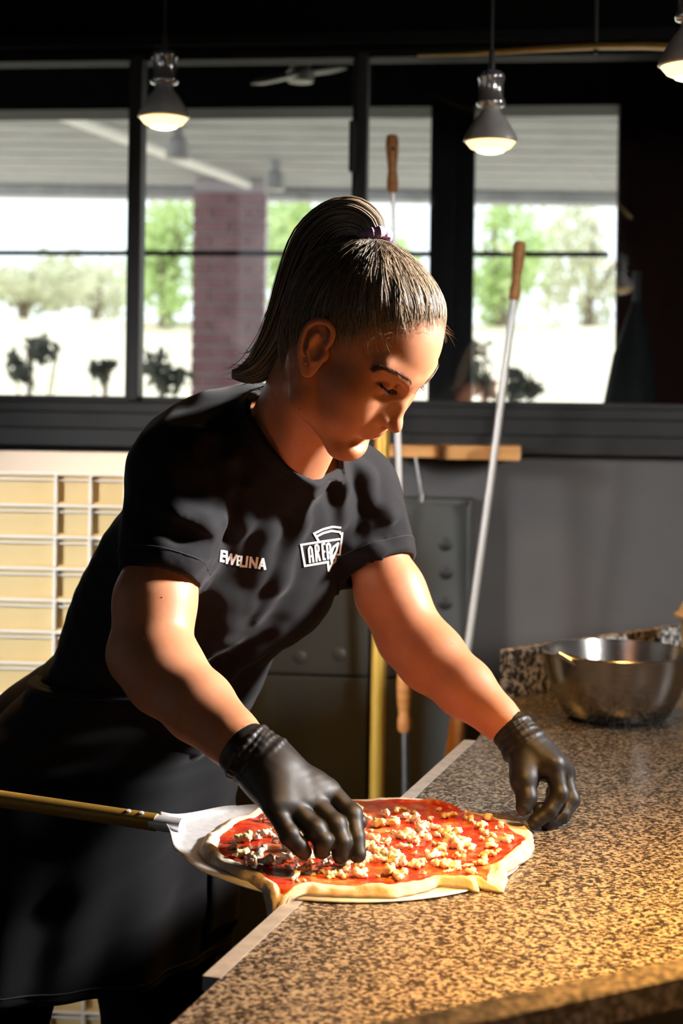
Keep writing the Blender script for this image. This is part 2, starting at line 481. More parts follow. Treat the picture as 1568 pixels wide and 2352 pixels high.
# small ceiling spots
for px, py, dd, lb in ((408, 320, 7.2, 'small white ceiling spot above the brick column'), (632, 378, 8.2, 'small white ceiling spot right of the brick column')):
    p = W(px, py, dd); s = empty('ceiling_spot', (p.x, p.y, VC))
    MB().lathe([(.03, 0), (.03, -.05), (.05, -.07), (.055, -.14)], (p.x, p.y, VC), 16).build('housing', M_board, s, True)
    MB().lathe([(.0, -.141), (.05, -.141), (.05, -.15), (0, -.155)], (p.x, p.y, VC), 16).build('lens', M_pale, s, True)
    tag(s, lb, 'spotlight')
# pale two-bladed shape standing in for a blurred reflection on the black header
p = W(690, 168, 4.45); fn = empty('reflection_blades', p)
hub = MB().lathe([(.0, -.03), (.035, -.025), (.04, .0), (.02, .03), (.01, .05)], p, 16).build('hub', M_pale, fn, True)
MB().tube([p + Vector((0, 0, .04)), Vector((p.x, p.y, 2.70))], .01, 8).build('downrod', M_black, fn)
for sx, dy, tip in ((-1, -.012, W(583, 192, 4.30)), (1, .02, W(792, 158, 4.55))):
    q = [p + (tip - p) * t for t in (.08, .4, .75, 1.0)]
    MB().tube(q, [.02, .045, .04, .012], 10, flat=(1, .22)).build('blade', M_pale, fn, True)
tag(fn, 'pale bladed shape standing in for a bright reflection under the dark veranda soffit', 'reflection')

# brick column; its purple cast is haze mixed into the brick colour
M_brick = noisy('hazed_brick', (0.34, 0.17, 0.195), (0.48, 0.29, 0.32), 5, rough=0.8, detail=3)
M_mortar = mat('pale_mortar', (0.70, 0.64, 0.68), 0.9)
bc = empty('brick_column', (0, 0, 0)); struct(bc); bc.name = 'trim_5'
cl, cr = W(440, 700, 8.9), W(608, 700, 8.9)
cw = cr.x - cl.x
MB().box((cl.x + .008, 8.91, 0), (cr.x - .008, 8.91 + cw, VC), 0).build('core', M_mortar, bc)
bh = .078; bw = (cw - .012) / 2
bme = None
r = 0; z = 0.45
while z < VC - .07:
    offs = [0, 1, 2] if r % 2 == 0 else [-.5, .5, 1.5]
    for k in range(2 if r % 2 == 0 else 3):
        xa = cl.x + (k * (bw + .012) if r % 2 == 0 else [0, bw * .5 + .012, bw * 1.5 + .024][k])
        ww = bw if (r % 2 == 0 or k == 1) else bw * .5
        if r % 2 and k == 1: ww = bw
        if r % 2 and k == 2: ww = cr.x - xa
        ob = MB().box((xa, 8.895, z), (min(xa + ww, cr.x), 8.97, z + bh - .012), .003).build('brick', M_brick, bc)
    z += bh; r += 1
bc.name = 'column'; bc['label'] = 'brick column standing under the veranda roof, purple haze put into its colour'

# ground, sky edge, planting
M_sand = noisy('pale_sandy_ground', (0.62, 0.55, 0.42), (0.75, 0.68, 0.55), 1.5, rough=0.9)
struct(MB().box((-40, 4.4, -0.25), (40, 70, -0.12)).build('ground', M_sand))
M_bark = noisy('grey_bark', (0.16, 0.12, 0.09), (0.25, 0.20, 0.15), 8, rough=0.9)
def leaf_mat(name, c1, c2):
    m = noisy(name, c1, c2, 2.0, rough=0.6)
    n, l, b = nodes(m)
    tr = n.new('ShaderNodeBsdfTranslucent'); mx = n.new('ShaderNodeMixShader'); mx.inputs[0].default_value = .5
    tr.inputs[0].default_value = (*c2, 1)
    l.new(b.outputs[0], mx.inputs[1]); l.new(tr.outputs[0], mx.inputs[2]); l.new(mx.outputs[0], n['Material Output'].inputs[0])
    return m
M_leaf = [leaf_mat('hazed_green_leaves', (0.42, 0.56, 0.24), (0.62, 0.74, 0.38)), leaf_mat('hazed_olive_leaves', (0.52, 0.55, 0.38), (0.70, 0.70, 0.52)), leaf_mat('hazed_shrub_leaves', (0.12, 0.14, 0.12), (0.20, 0.22, 0.19))]  # leaf colours lightened to mix haze and backlight into them
def leaves(n, c, r, size, sd, squash=0.8):
    g = np.random.default_rng(sd)
    k = max(4, n // 60)
    cl_ = g.normal(size=(k, 3)); cl_ /= np.linalg.norm(cl_, axis=1)[:, None]; cl_ *= (g.random((k, 1)) ** .4) * .85
    P = cl_[g.integers(0, k, n)] + g.normal(size=(n, 3)) * .17
    P = P * np.array([r[0], r[1], r[2]]) + np.array(c)
    A = g.normal(size=(n, 3)); A /= np.linalg.norm(A, axis=1)[:, None]; A *= size * (0.6 + g.random((n, 1)) * .8)
    B = np.cross(A, g.normal(size=(n, 3))); B /= np.linalg.norm(B, axis=1)[:, None]; B *= size * .5
    V = np.stack([P - A, P + B, P + A, P - B], 1).reshape(-1, 3)
    return np_mesh('leaves', V, np.arange(4 * n).reshape(-1, 4))
def tree(px, py, d, hgt, rx, rz, mi, nl, label, sd):
    p = W(px, py, d); t = empty('tree', (p.x, p.y, bz - .1))
    g = random.Random(sd)
    m = MB().tube([(p.x, p.y, bz - .1), (p.x + g.uniform(-.1, .1), p.y, bz * .5 + p.z * .5), (p.x + g.uniform(-.2, .2), p.y, p.z + rz * .4)], [.11, .08, .03], 8)
    for k in range(4):
        z0 = p.z - rz * g.uniform(.2, .7); a = g.uniform(0, 6.28)
        m.tube([(p.x, p.y, z0), (p.x + math.cos(a) * rx * .6, p.y + math.sin(a) * rx * .4, z0 + rz * .6)], [.05, .015], 6)
    m.build('trunk', M_bark, t, True)
    link('crown', leaves(nl, p, (rx, rx, rz), .085, sd), M_leaf[mi], t)
    tag(t, label, 'tree', 'trees beyond the veranda')
# sandy bank rising behind the veranda
bz = W(784, 742, 24).z
bk = MB(); bk.prism([(10.8, -.13), (24, bz), (34, bz + .3), (34, -.13)], -30, 30, Matrix(((0, 0, 1, 0), (1, 0, 0, 0), (0, 1, 0, 0), (0, 0, 0, 1))))
struct(bk.build('ground_bank', M_sand))
tree(60, 655, 25, 3, 1.5, .55, 1, 1500, 'low olive-green tree beyond the veranda at the picture\'s left edge', 1)
tree(380, 590, 23.5, 4, .70, 1.2, 0, 1500, 'bright green tree seen just left of the brick column', 2)
tree(215, 670, 28, 3, 1.4, .6, 1, 900, 'hazy olive tree seen just left of the window mullion', 6)
tree(705, 560, 23, 4, .80, 1.4, 0, 1900, 'bright green tree seen between brick column and ponytail', 3)
tree(915, 600, 26, 4, .7, 1.0, 0, 700, 'green tree seen behind the tall wooden tool handle', 7)
tree(1155, 600, 24, 4, .75, 1.2, 0, 1200, 'leafy green tree seen behind the leaning wooden tool handle', 4)
tree(1350, 590, 27, 4, .95, 1.5, 1, 1300, 'pale green tree seen beside the oxblood veranda wall', 5)
def shrub(px, py, d, r, n, label, sd):
    p = W(px, py, d); t = empty('shrub', (p.x, p.y, -.12)); g = random.Random(sd)
    m = MB()
    for k in range(6): m.tube([(p.x + g.uniform(-.03, .03), p.y, -.12), (p.x + g.uniform(-r, r) * .3, p.y, p.z * .6), (p.x + g.uniform(-r, r) * .8, p.y + g.uniform(-r, r) * .5, p.z + r * g.uniform(.1, .8))], [.012, .009, .004], 5)
    m.build('stems', M_bark, t)
    link('foliage', leaves(n, p, (r, r, r), .045, sd), M_leaf[2], t)
    tag(t, label, 'shrub', 'dark shrubs outside the window')
shrub(75, 835, 8.2, .17, 120, 'dark shrub outside the window at the picture\'s left edge', 11)
shrub(232, 850, 8.2, .08, 60, 'smallest dark shrub, seen just left of the window mullion', 12)
shrub(345, 850, 8.0, .17, 110, 'dark shrub seen between window mullion and brick column', 13)
shrub(1095, 850, 7.6, .16, 120, 'dark shrub outside, seen left of the leaning steel rod', 14)
shrub(1200, 892, 7.4, .10, 70, 'dark shrub outside, seen just right of the leaning steel rod', 15)
# ---------------------------------------------------------------- pendant lamps
M_bulb_silver = noisy('silvered_glass', (0.50, 0.50, 0.48), (0.80, 0.80, 0.77), 9, rough=0.25, metal=0.45)
M_bulb_face = mat('glowing_bulb_face', (1, 0.8, 0.5), 0.3, Emission_Color=(1.0, 0.66, 0.28), Emission_Strength=2.6)
M_bulb_core = mat('glowing_filament_disc', (1, 0.9, 0.7), 0.3, Emission_Color=(1.0, 0.86, 0.58), Emission_Strength=7.0)
def pendant(px, py, d, label, power, spot=True, blend=0.7, cone=120):
    p = W(px, py, d)                      # centre of the bulb face
    t = empty('pendant_lamp', p)
    R = .0475
    MB().lathe([(R * .93, .004), (R, .006), (R * .98, .012), (R * .82, .026), (R * .60, .044), (R * .42, .054), (R * .36, .060), (R * .36, .072)], p, 40).build('bulb_reflector', M_bulb_silver, t, True)
    f = MB().lathe([(0, -.016), (R * .4, -.0135), (R * .75, -.006), (R * .95, .006)], p, 40).build('bulb_face', M_bulb_face, t, True)
    MB().lathe([(0, -.0172), (R * .3, -.0155), (R * .5, -.0125), (R * .5, -.010)], p, 32).build('bright_centre', M_bulb_core, f, True)
    MB().lathe([(.020, .066), (.0245, .068), (.026, .073), (.024, .078), (.0215, .082), (.0215, .112), (.0235, .115), (.0235, .121), (.020, .127), (.012, .131), (.006, .132)], p, 40).build('socket', M_chrome, t, True, 50)
    MB().lathe([(.0058, .131), (.0062, .138), (.0042, .17), (.0032, .172)], p, 12).build('strain_relief', M_cord, t, True)
    MB().tube([p + Vector((0, 0, .17)), p + Vector((.002, 0, .4)), Vector((p.x, p.y, RZ1))], .003, 8).build('cord', M_cord, t, True)
    MB().lathe([(.0, 0), (.05, 0), (.05, -.012), (.03, -.022), (0, -.024)], (p.x, p.y, RZ1), 24).build('ceiling_rose', M_cord, t, True)
    tag(t, label, 'lamp', 'pendant lamps over the counter')
    if power:
        L = bpy.data.lights.new('bulb_light', 'SPOT'); L.energy = power; L.color = (1.0, 0.475, 0.095); L.spot_size = math.radians(cone); L.spot_blend = blend; L.shadow_soft_size = .045
        lo = bpy.data.objects.new('bulb_light', L); col.objects.link(lo); lo.location = p - Vector((0, 0, .02))
        lo.parent = t; lo.matrix_parent_inverse = world_matrix(t).inverted()
    return t
pendant(376, 277, 2.95, 'chrome pendant lamp with glowing reflector bulb hanging above the brick column', 30, cone=140)
pendant(1126, 332, 2.83, 'chrome pendant lamp with glowing reflector bulb hanging above the leaning wooden tool handle', 6, cone=110)
pendant(1590, 160, 2.20, 'lit pendant lamp cut off by the picture\'s upper right corner', 13, cone=150)
pendant(2080, -250, 1.36, 'lit pendant lamp over the near end of the counter, above the picture', 270, cone=84, blend=.95)
# brass pipe under the header
M_brass = noisy('warm_brass', (0.92, 0.58, 0.09), (0.96, 0.66, 0.14), 14, rough=0.4, metal=0.1)
bp = empty('brass_pipe', W(1260, 112, 3.0))
MB().tube([W(960, 127, 3.55), W(1080, 124, 3.4), W(1240, 113, 3.2), W(1370, 107, 3.0), W(1480, 106, 2.8), W(1640, 112, 2.55)], [.003, .004, .006, .0065, .0065, .0065], 12).build('pipe', M_brass, bp, True)
c = W(1368, 107, 3.0)
MB().tube([c + Vector((.0, 0, -.014)), c + Vector((0, 0, .02)), Vector((c.x, c.y, RZ1))], .004, 8).build('hanger', M_cord, bp)
tag(bp, 'thin curved brass pipe hanging below the dark header', 'pipe')

# ---------------------------------------------------------------- grey steel cabinets against the back wall
cab = empty('steel_cabinet', WALL @ Vector((wl(800, 1600, -.12)[0], -.06, 0)))
cx0, ztopc = wl(470, 1136, -.12); cx1 = wl(1082, 1136, -.12)[0]; zmid = wl(740, 1552, -.12)[1]
MB().box((cx0, -.10, 0.08), (cx1, -.005, ztopc), .002, WALL).build('cabinet_body', M_steel_panel, cab)
xm = wl(848, 1500, -.12)[0]
for (a, b) in ((cx0 + .004, xm - .003), (xm + .003, cx1 - .004)):
    MB().box((a, -.122, zmid + .003), (b, -.10, ztopc - .012), .003, WALL).build('upper_door', M_steel_panel, cab)
    MB().box((a, -.122, .10), (b, -.10, zmid - .003), .003, WALL).build('lower_door', M_steel_panel, cab)
M_plug = mat('black_rubber', (0.015, 0.016, 0.017), 0.5)
for px, py in ((1022, 1250), (1024, 1315), (1022, 1385), (688, 1508), (779, 1502)):
    x, z = wl(px, py, -.12)
    MB().lathe([(.015, 0), (.015, .003), (.010, .005), (0, .0055)], WALL @ Vector((x, -.122, z)), 20, (WALL.to_3x3() @ Vector((0, -1, 0)))).build('round_disc', M_plug if px > 900 else M_steel_panel, cab, True)  # flat round discs on the doors, dark in the right-hand column
tag(cab, 'low grey steel cabinet standing behind the hanging tools', 'cabinet')

# ---------------------------------------------------------------- wooden tool rack and long tools
M_wood = noisy('orange_oiled_wood', (0.55, 0.23, 0.06), (0.74, 0.36, 0.12), 6, rough=0.42, vec=(1, 1, 12), bump_s=0.05)
M_rackwood = noisy('pale_rack_wood', (0.62, 0.31, 0.10), (0.80, 0.45, 0.17), 6, rough=0.5, vec=(.4, 4, 12))
rk = empty('wooden_tool_rack', WALL @ Vector((wl(1020, 1038, -.2)[0], -.1, wl(1020, 1038, -.2)[1])))
m = MB(); wbox(m, (868, 1022), (1001, 1052), -.17, -.015, .004); m.build('back_batten', M_rackwood, rk)
m = MB(); wbox(m, (1003, 1023), (1122, 1057), -.185, -.015, .004); m.build('back_batten', M_rackwood, rk)
m = MB(); wbox(m, (1118, 1024), (1195, 1060), -.26, -.015, .006); m.build('end_block', M_rackwood, rk)
tag(rk, 'pale wooden wall rack holding the long-handled tools', 'rack')

HANDLE = [(.0, 0), (.011, .002), (.0145, .012), (.0140, .030), (.0115, .050), (.0125, .075), (.0155, .100), (.0155, .125), (.0135, .150), (.0125, .156), (0, .158)]
def turned(a, b, prof, name, parent, hole=None, n=24, flat=1.0):
    """lathe the profile between points a (start) and b (end), stretched to fit"""
    a, b = Vector(a), Vector(b); L = (b - a).length; k = L / prof[-1][1]
    return MB().lathe([(r, h * k) for r, h in prof], a, n, (b - a)).build(name, M_wood, parent, True, 60)
# tool one: upright, wooden top handle with a hole
t1 = empty('turning_peel', W(930, 2000, 3.40))
a, b = W(901, 443, 3.42), W(900, 308, 3.42)
h = turned(a, b, [(0, 0), (.0100, .001), (.0125, .012), (.0118, .040), (.0095, .055), (.0100, .070), (.0130, .105), (.0140, .130), (.0125, .150), (.009, .156), (0, .158)], 'wooden_handle', t1)
for px, py in ((902, 344),):
    e = W(px, py, 3.42)
    MB().lathe([(.0, -.016), (.0045, -.016), (.0045, .016), (0, .016)], e, 16, (0, 1, 0)).build('hanging_hole', M_plug, h, True)
MB().tube([W(902, 440, 3.42), W(910, 760, 3.42), W(921, 1235, 3.42), W(927, 1545, 3.42)], .0052, 10).build('steel_rod', M_rod, t1, True)
MB().tube([W(903, 560, 3.43), W(912, 1000, 3.43), W(930, 1545, 3.43)], .0078, 10).build('outer_sleeve', M_alu, t1, True)
turned(W(929, 1682, 3.42), W(927, 1535, 3.42), [(0, 0), (.0125, .002), (.0155, .012), (.0150, .03), (.0118, .045), (.0148, .070), (.0160, .110), (.0140, .140), (.012, .152), (0, .154)], 'sliding_grip', t1)
MB().tube([W(930, 1680, 3.42), W(931, 1800, 3.42), W(932, 2010, 3.42)], .0095, 10).build('lower_rod', M_alu, t1, True)
zf = .10
pbl = W(932, 2010, 3.42)
MB().lathe([(0, 0), (.09, 0), (.09, .002), (0, .002)], pbl - Vector((0, 0, .09)), 32, (0, 1, .05)).build('peel_blade', M_alu, t1)
tag(t1, 'upright turning peel with steel rod and wooden top handle beside the ponytail', 'peel')
# tool two: leaning
t2 = empty('oven_brush', W(1040, 2000, 3.34))
a, b = W(1180, 690, 3.34), W(1194, 553, 3.34)
turned(a, b, [(0, 0), (.0098, .001), (.0122, .008), (.0120, .030), (.0095, .050), (.0100, .068), (.0128, .095), (.0130, .125), (.0132, .148), (.010, .156), (0, .158)], 'wooden_handle', t2)
MB().tube([W(1180, 688, 3.34), W(1135, 1040, 3.34), W(1072, 1500, 3.34), W(1050, 1650, 3.34)], .0080, 12).build('steel_rod', M_rod, t2, True)
turned(W(1038, 1760, 3.34), W(1054, 1630, 3.34), [(0, 0), (.0125, .002), (.018, .012), (.0175, .05), (.0165, .110), (.0140, .140), (.012, .152), (0, .154)], 'lower_grip', t2)
p0, p1 = W(1040, 1750, 3.34), W(1018, 1960, 3.34); p1 = p0 + (p1 - p0) * ((p0.z - .05) / (p0.z - p1.z))
MB().tube([p0, p1], .008, 12).build('lower_rod', M_rod, t2, True)
MB().box((-.09, -.02, -.048), (.09, .02, .02), .005, Matrix.Translation(p1)).build('brush_head', M_plug, t2)
tag(t2, 'long steel tool with wooden handle leaning through the rack\'s end block', 'tool')
# yellow pole with hanging loop
M_yellow = noisy('yellow_anodised_aluminium', (0.72, 0.47, 0.07), (0.82, 0.56, 0.12), 30, rough=0.36, metal=0.3, vec=(8, 8, .3))
t3 = empty('yellow_peel_pole', W(862, 2400, 3.16))
MB().tube([W(884, 580, 3.22), W(878, 990, 3.20), W(865, 1850, 3.16), W(858, 2500, 3.12)], .0148, 20).build('pole', M_yellow, t3, True)
c = W(883, 545, 3.22)
MB().tube([c + Vector((math.cos(k / 16 * 6.283) * .011, 0, math.sin(k / 16 * 6.283) * .018)) for k in range(17)], .005, 8, cap=False).build('hanging_loop', M_plug, t3, True)
MB().tube([W(884, 580, 3.22), W(884, 556, 3.22)], .010, 12).build('end_cap', M_plug, t3, True)
tag(t3, 'yellow metal peel pole with black loop standing behind her chin', 'pole')
# thin steel skewers hanging under the rack
for i, (px, lb) in enumerate(((954, 'thin steel skewer hanging from the rack beside the upright turning peel'),)):
    s = empty('hanging_skewer', W(px, 1060, 3.50))
    MB().tube([W(px, 1050, 3.50), W(px + 14, 1140, 3.50)], .003, 8).build('shaft', M_alu, s, True)
    MB().lathe([(.0, -.012), (.007, -.010), (.007, .010), (0, .012)], W(px + 14, 1142, 3.50), 12).build('tip', M_alu, s, True)
    tag(s, lb, 'skewer')

# ---------------------------------------------------------------- stack of dough crates
M_crate = noisy('cream_polyethylene', (0.74, 0.53, 0.23), (0.80, 0.60, 0.30), 3, rough=0.45, Subsurface_Weight=0.25, Subsurface_Radius=(.02, .015, .008), Subsurface_Scale=1.0)
M_rib = mat('white_polyethylene', (0.85, 0.84, 0.78), 0.45)
CY0 = 3.00; CD = .52; CLEN = .60; PITCH = .0595
crot = math.radians(-4)
cright = W(415, 1078, CY0)
cz0 = .06
def crate_mesh(open_top):
    """one dough tray, origin at its lower front right corner; walls, ribs on the front"""
    h = .0575; t = .004
    m = MB()
    m.box((-CLEN, 0, 0), (0, CD, .004))
    m.box((-CLEN, 0.010, 0), (0, .010 + t, h)); m.box((-CLEN, CD - t, 0), (0, CD, h))
    m.box((-CLEN, 0.010, 0), (-CLEN + t, CD, h)); m.box((-t, 0.010, 0), (0, CD, h))
    return m
shell = crate_mesh(True).build('crate_shell', M_crate); shell_me = shell.data; bpy.data.objects.remove(shell)
mm = MB()
mm.box((-CLEN, -.004, .0545), (0, .012, .0590), .001).box((-CLEN, .000, .044), (0, .011, .0465), .0008)
rim = mm.build('rim', M_rib); rim_me = rim.data; bpy.data.objects.remove(rim)
mm = MB(); mm.box((-.0025, -.006, .002), (.0025, .011, .057)); rb = mm.build('rib', M_rib); rib_me = rb.data; bpy.data.objects.remove(rb)
nst = 20
for k in range(nst):
    z = cz0 + k * PITCH
    if k == nst - 1: TOPZ = z + .0575
    o = empty('dough_crate', (cright.x, CY0, z), crot); LOCAL.add(o.name)
    link('crate_shell', shell_me, None, o); link('rim', rim_me, None, o)
    for q in (-.038, -.104, -.170, -.236, -.46, -.59):
        r_ = link('rib', rib_me, None, o); r_.location = (q, 0, 0)
    if k == nst - 1:
        MB().box((-CLEN, CD - .012, .0), (0, CD - .006, .082), .001).build('raised_back', M_rib, o)
        MB().box((-CLEN, .015, .004), (0, CD - .012, .008), .0).build('liner', M_rib, o)
    ORD = ['', 'second', 'third', 'fourth', 'fifth', 'sixth', 'seventh', 'eighth', 'ninth', 'tenth', 'eleventh', 'twelfth', 'thirteenth', 'fourteenth', 'fifteenth', 'sixteenth', 'seventeenth', 'eighteenth', 'nineteenth', '']
    q = nst - 1 - k
    lb = 'open cream dough crate, topmost of the stack behind the woman' if q == 0 else ('cream dough crate standing on the dolly, lowest of the stack' if k == 0 else 'cream ribbed dough crate, %s from the top of the stack' % ORD[q])
    tag(o, lb, 'crate', 'stacked dough crates')
# dolly carrying the stack
dl = empty('crate_dolly', (cright.x, CY0, 0), crot); LOCAL.add(dl.name)
MB().box((-CLEN, .01, .045), (0, CD, .06), .003).build('deck', M_plug, dl)
for q in ((-.05, .06), (-CLEN + .05, .06), (-.05, CD - .05), (-CLEN + .05, CD - .05)):
    MB().lathe([(0, -.012), (.022, -.012), (.022, .012), (0, .012)], (q[0], q[1], .0225), 20, (1, 0, 0)).build('caster', M_plug, dl, True)
tag(dl, 'low black wheeled dolly under the stack of dough crates', 'dolly')

# ---------------------------------------------------------------- the granite counter
def granite(name, c_dark, c_mid, c_light, scale, rough):
    m = mat(name, c_mid, rough); n, l, b = nodes(m)
    tc = n.new('ShaderNodeTexCoord')
    t1 = n.new('ShaderNodeTexNoise'); t1.inputs['Scale'].default_value = scale; t1.inputs['Detail'].default_value = 3.5; t1.inputs['Roughness'].default_value = .6
    v = n.new('ShaderNodeTexVoronoi'); v.inputs['Scale'].default_value = scale * 1.15; v.feature = 'F1'
    l.new(tc.outputs['Object'], t1.inputs['Vector']); l.new(tc.outputs['Object'], v.inputs['Vector'])
    mx = n.new('ShaderNodeMath'); mx.operation = 'MULTIPLY_ADD'
    l.new(v.outputs['Color'], mx.inputs[0]); mx.inputs[1].default_value = .26; l.new(t1.outputs['Fac'], mx.inputs[2])
    r = ramp(m, mx.outputs[0], [(.48, c_dark), (.56, tuple(x * 1.6 for x in c_dark)), (.63, c_mid), (.74, c_light), (.90, tuple(min(1, x * 1.15) for x in c_light))])
    l.new(r.outputs[0], b.inputs['Base Color'])
    bump(m, t1.outputs['Fac'], .10, .0006)
    return m
M_granite = granite('speckled_granite', (0.020, 0.016, 0.013), (0.115, 0.100, 0.080), (0.285, 0.250, 0.200), 225, .26)
M_granite2 = granite('speckled_granite_splash', (0.035, 0.036, 0.038), (0.30, 0.30, 0.30), (0.78, 0.78, 0.76), 95, .4)
eA = on_z(465, 2243); eB = on_z(1066, 1700)
ed = (eB - eA).normalized()                   # along the counter edge, away from the camera
en = Vector((ed.y, -ed.x, 0))                 # into the counter
cnt = empty('granite_counter', (eA.x, eA.y, 0))
def cpt(s, t): p = eA + ed * s + en * t; return (p.x, p.y)
Lc = (eB - eA).length
corner = on_z(1168, 1602)
SLAB = [cpt(-.6, .016), cpt(Lc + .01, .016), (corner.x, corner.y), (corner.x + .62, corner.y + .578), (1.7, corner.y + .45), (1.7, .7), cpt(-.6, 1.2)]
MB().prism(SLAB, COUNTER_Z - .03, COUNTER_Z).build('slab', M_granite, cnt)
M_peelalu = noisy('white_satin_aluminium', (0.74, 0.75, 0.77), (0.84, 0.85, 0.86), 120, rough=0.42, metal=0.55, bump_s=.06)
M_strip2 = noisy('dull_aluminium', (0.40, 0.40, 0.40), (0.52, 0.52, 0.51), 60, rough=0.45, metal=0.5)
stp = [cpt(0, 0), cpt(Lc, 0), cpt(Lc, .0162), cpt(0, .0162)]
MB().prism(stp, COUNTER_Z - .012, COUNTER_Z + .0008).build('metal_edge_strip', M_strip2, cnt)
base = [cpt(-.55, .05), cpt(Lc - .02, .05), (corner.x + .02, corner.y - .03), (1.6, corner.y + .3), (1.6, .75), cpt(-.55, 1.15)]
MB().prism(base, 0.0, COUNTER_Z - .03).build('base_cabinet', M_frame, cnt)
# splash along the far edge, receding to the right
sa = corner + Vector((0, 0, 0)); sdir = Vector((math.sin(math.radians(47)), math.cos(math.radians(47)), 0)); sn_ = Vector((-sdir.y, sdir.x, 0))
q = [sa, sa + sdir * .84, sa + sdir * .84 + sn_ * .02, sa + sn_ * .02]
shgt = W(1175, 1495, corner.y).z - COUNTER_Z
MB().prism([(p.x, p.y) for p in q], COUNTER_Z, COUNTER_Z + shgt).build('splash', M_granite2, cnt)
tag(cnt, 'speckled granite pizza counter with metal edge strip', 'counter')
# raised granite shelf in the near right corner
M_granite3 = granite('speckled_granite_shelf', (0.02, 0.016, 0.014), (0.07, 0.06, 0.05), (0.2, 0.17, 0.14), 150, .5)
a, b = W(700, 2385, .98), W(1700, 2215, 1.16)
dv = (b - a).normalized(); nv = Vector((dv.y, -dv.x, 0))
pl = [a - dv * .25, b + dv * .1, b + dv * .1 + nv * .03, a - dv * .25 + nv * .03]
sh = empty('granite_ledge', ((a + b) / 2).xy.to_3d())
zz = a.z
MB().prism([(p.x, p.y) for p in pl], zz - .02, zz).build('ledge_cap', M_granite3, sh)
MB().prism([(p.x, p.y) for p in pl], COUNTER_Z + .0005, zz - .02).build('ledge_panel', M_black, sh)  # near face coloured black, so its shade sits in the material
tag(sh, 'dark upright granite ledge, out of focus, on the near corner of the counter', 'ledge')

# ---------------------------------------------------------------- steel bowl
M_bowl = noisy('satin_stainless_steel', (0.42, 0.41, 0.40), (0.50, 0.49, 0.48), 40, rough=0.24, metal=1.0, vec=(1, 1, 12))
bc_ = on_z(1415, 1648); Rb = (W(1585, 1500, bc_.y).x - W(1243, 1500, bc_.y).x) / 2
zt_ = W(1415, 1496, bc_.y).z - COUNTER_Z
prof_o = [(0, 0), (Rb * .62, 0), (Rb * .72, .008), (Rb * .84, zt_ * .35), (Rb * .95, zt_ * .7), (Rb, zt_ * .97), (Rb * 1.012, zt_), (Rb * .995, zt_ + .002), (Rb * .985, zt_ * .97), (Rb * .935, zt_ * .7), (Rb * .82, zt_ * .35), (Rb * .70, .012), (Rb * .6, .003), (0, .003)]
bo = MB().lathe(prof_o, (bc_.x, bc_.y, COUNTER_Z + .0005), 64).build('steel_bowl', M_bowl, None, True, 50)
tag(bo, 'deep stainless steel mixing bowl on the far end of the counter', 'bowl')
# spoon handle tip resting on the rim
sp = empty('steel_spoon', W(1285, 1505, bc_.y - .10))
MB().tube([W(1250, 1498, bc_.y - .03), W(1285, 1503, bc_.y - .075), W(1325, 1520, bc_.y - .085), W(1360, 1560, bc_.y - .02)], [.004, .009, .008, .004], 12, flat=(1, .35)).build('spoon_handle', M_bowl, sp, True)
e = W(1365, 1580, bc_.y)
MB().lathe([(0, 0), (.014, .004), (.02, .012), (.019, .012), (.013, .006), (0, .002)], e, 20).build('spoon_bowl', M_bowl, sp, True)
tag(sp, 'steel spoon resting over the rim of the mixing bowl', 'spoon')
# plastic tub at the right edge
M_tub = mat('milky_plastic', (0.75, 0.68, 0.58), 0.35, Subsurface_Weight=0.3, Subsurface_Scale=.02)
tb = empty('plastic_tub', on_z(1620, 1600))
p = on_z(1622, 1585)
MB().lathe([(0, 0), (.04, 0), (.043, .06), (.046, .125), (.043, .125), (.040, .06), (.037, .004), (0, .004)], p, 40).build('tub_body', M_tub, tb, True, 50)
MB().lathe([(.056, .125), (.057, .131), (.050, .136), (.030, .172), (.012, .18), (0, .18)], p, 40).build('lid', M_tub, tb, True, 40)
tag(tb, 'milky plastic tub with lid at the picture\'s right edge behind the bowl', 'tub')

# ---------------------------------------------------------------- peel
PZC = on_z(842, 1950, .906)
hj = on_z(352, 1888, .918); hend = on_z(-140, 1814, .93)
pdir = (PZC - hj); pdir.z = 0; pdir.normalize(); pn = Vector((pdir.y, -pdir.x, 0))
pl = empty('pizza_peel', PZC)
c0 = PZC - pdir * .022 - pn * .011
dist = (Vector((hj.x, hj.y, 0)) - Vector((c0.x, c0.y, 0))).length
Rp = .189
def pp(s, t, z): v = c0 + pdir * s + pn * t; return Vector((v.x, v.y, z))
# plate outline: half width as a function of position along the axis (from handle to tip)
S_ = -.158
def halfw(s):
    if s < S_:
        u = (s + dist) / (dist + S_); u = max(0, min(1, u))
        full = math.sqrt(Rp * Rp - S_ * S_); neck = .0125
        v = max(0, min(1, (u - .12) / .88))
        return neck + .012 * u + (full - neck - .012) * (v * v * (3 - 2 * v)) ** 1.15
    return math.sqrt(max(Rp * Rp - s * s, 0))
ss = [-dist + (dist + S_) * i / 30 for i in range(31)] + [S_ + (Rp - S_) * (1 - math.cos(math.pi * i / 44)) / 2 for i in range(1, 45)]
NT = 16
vt, fc = [], []
for s in ss:
    w = max(halfw(s), .0005)
    for j in range(NT + 1):
        t = -1 + 2 * j / NT
        u = max(0, min(1, (-.120 - s) / (dist - .120)))         # rises into the neck
        rise = .016 * u ** 1.4
        edge = .006 * (abs(t) ** 8) * (1 if s < -.10 else max(0, 1 - (s + .10) * 12))
        dish = 0.0
        vt.append(pp(s, t * w, .9022 + rise + edge + dish - .010 * (1 - abs(t)) * 0))
for i in range(len(ss) - 1):
    for j in range(NT):
        k = i * (NT + 1) + j; fc.append((k, k + 1, k + NT + 2, k + NT + 1))
blade = pydata('blade', vt, fc, M_alu, pl, True)
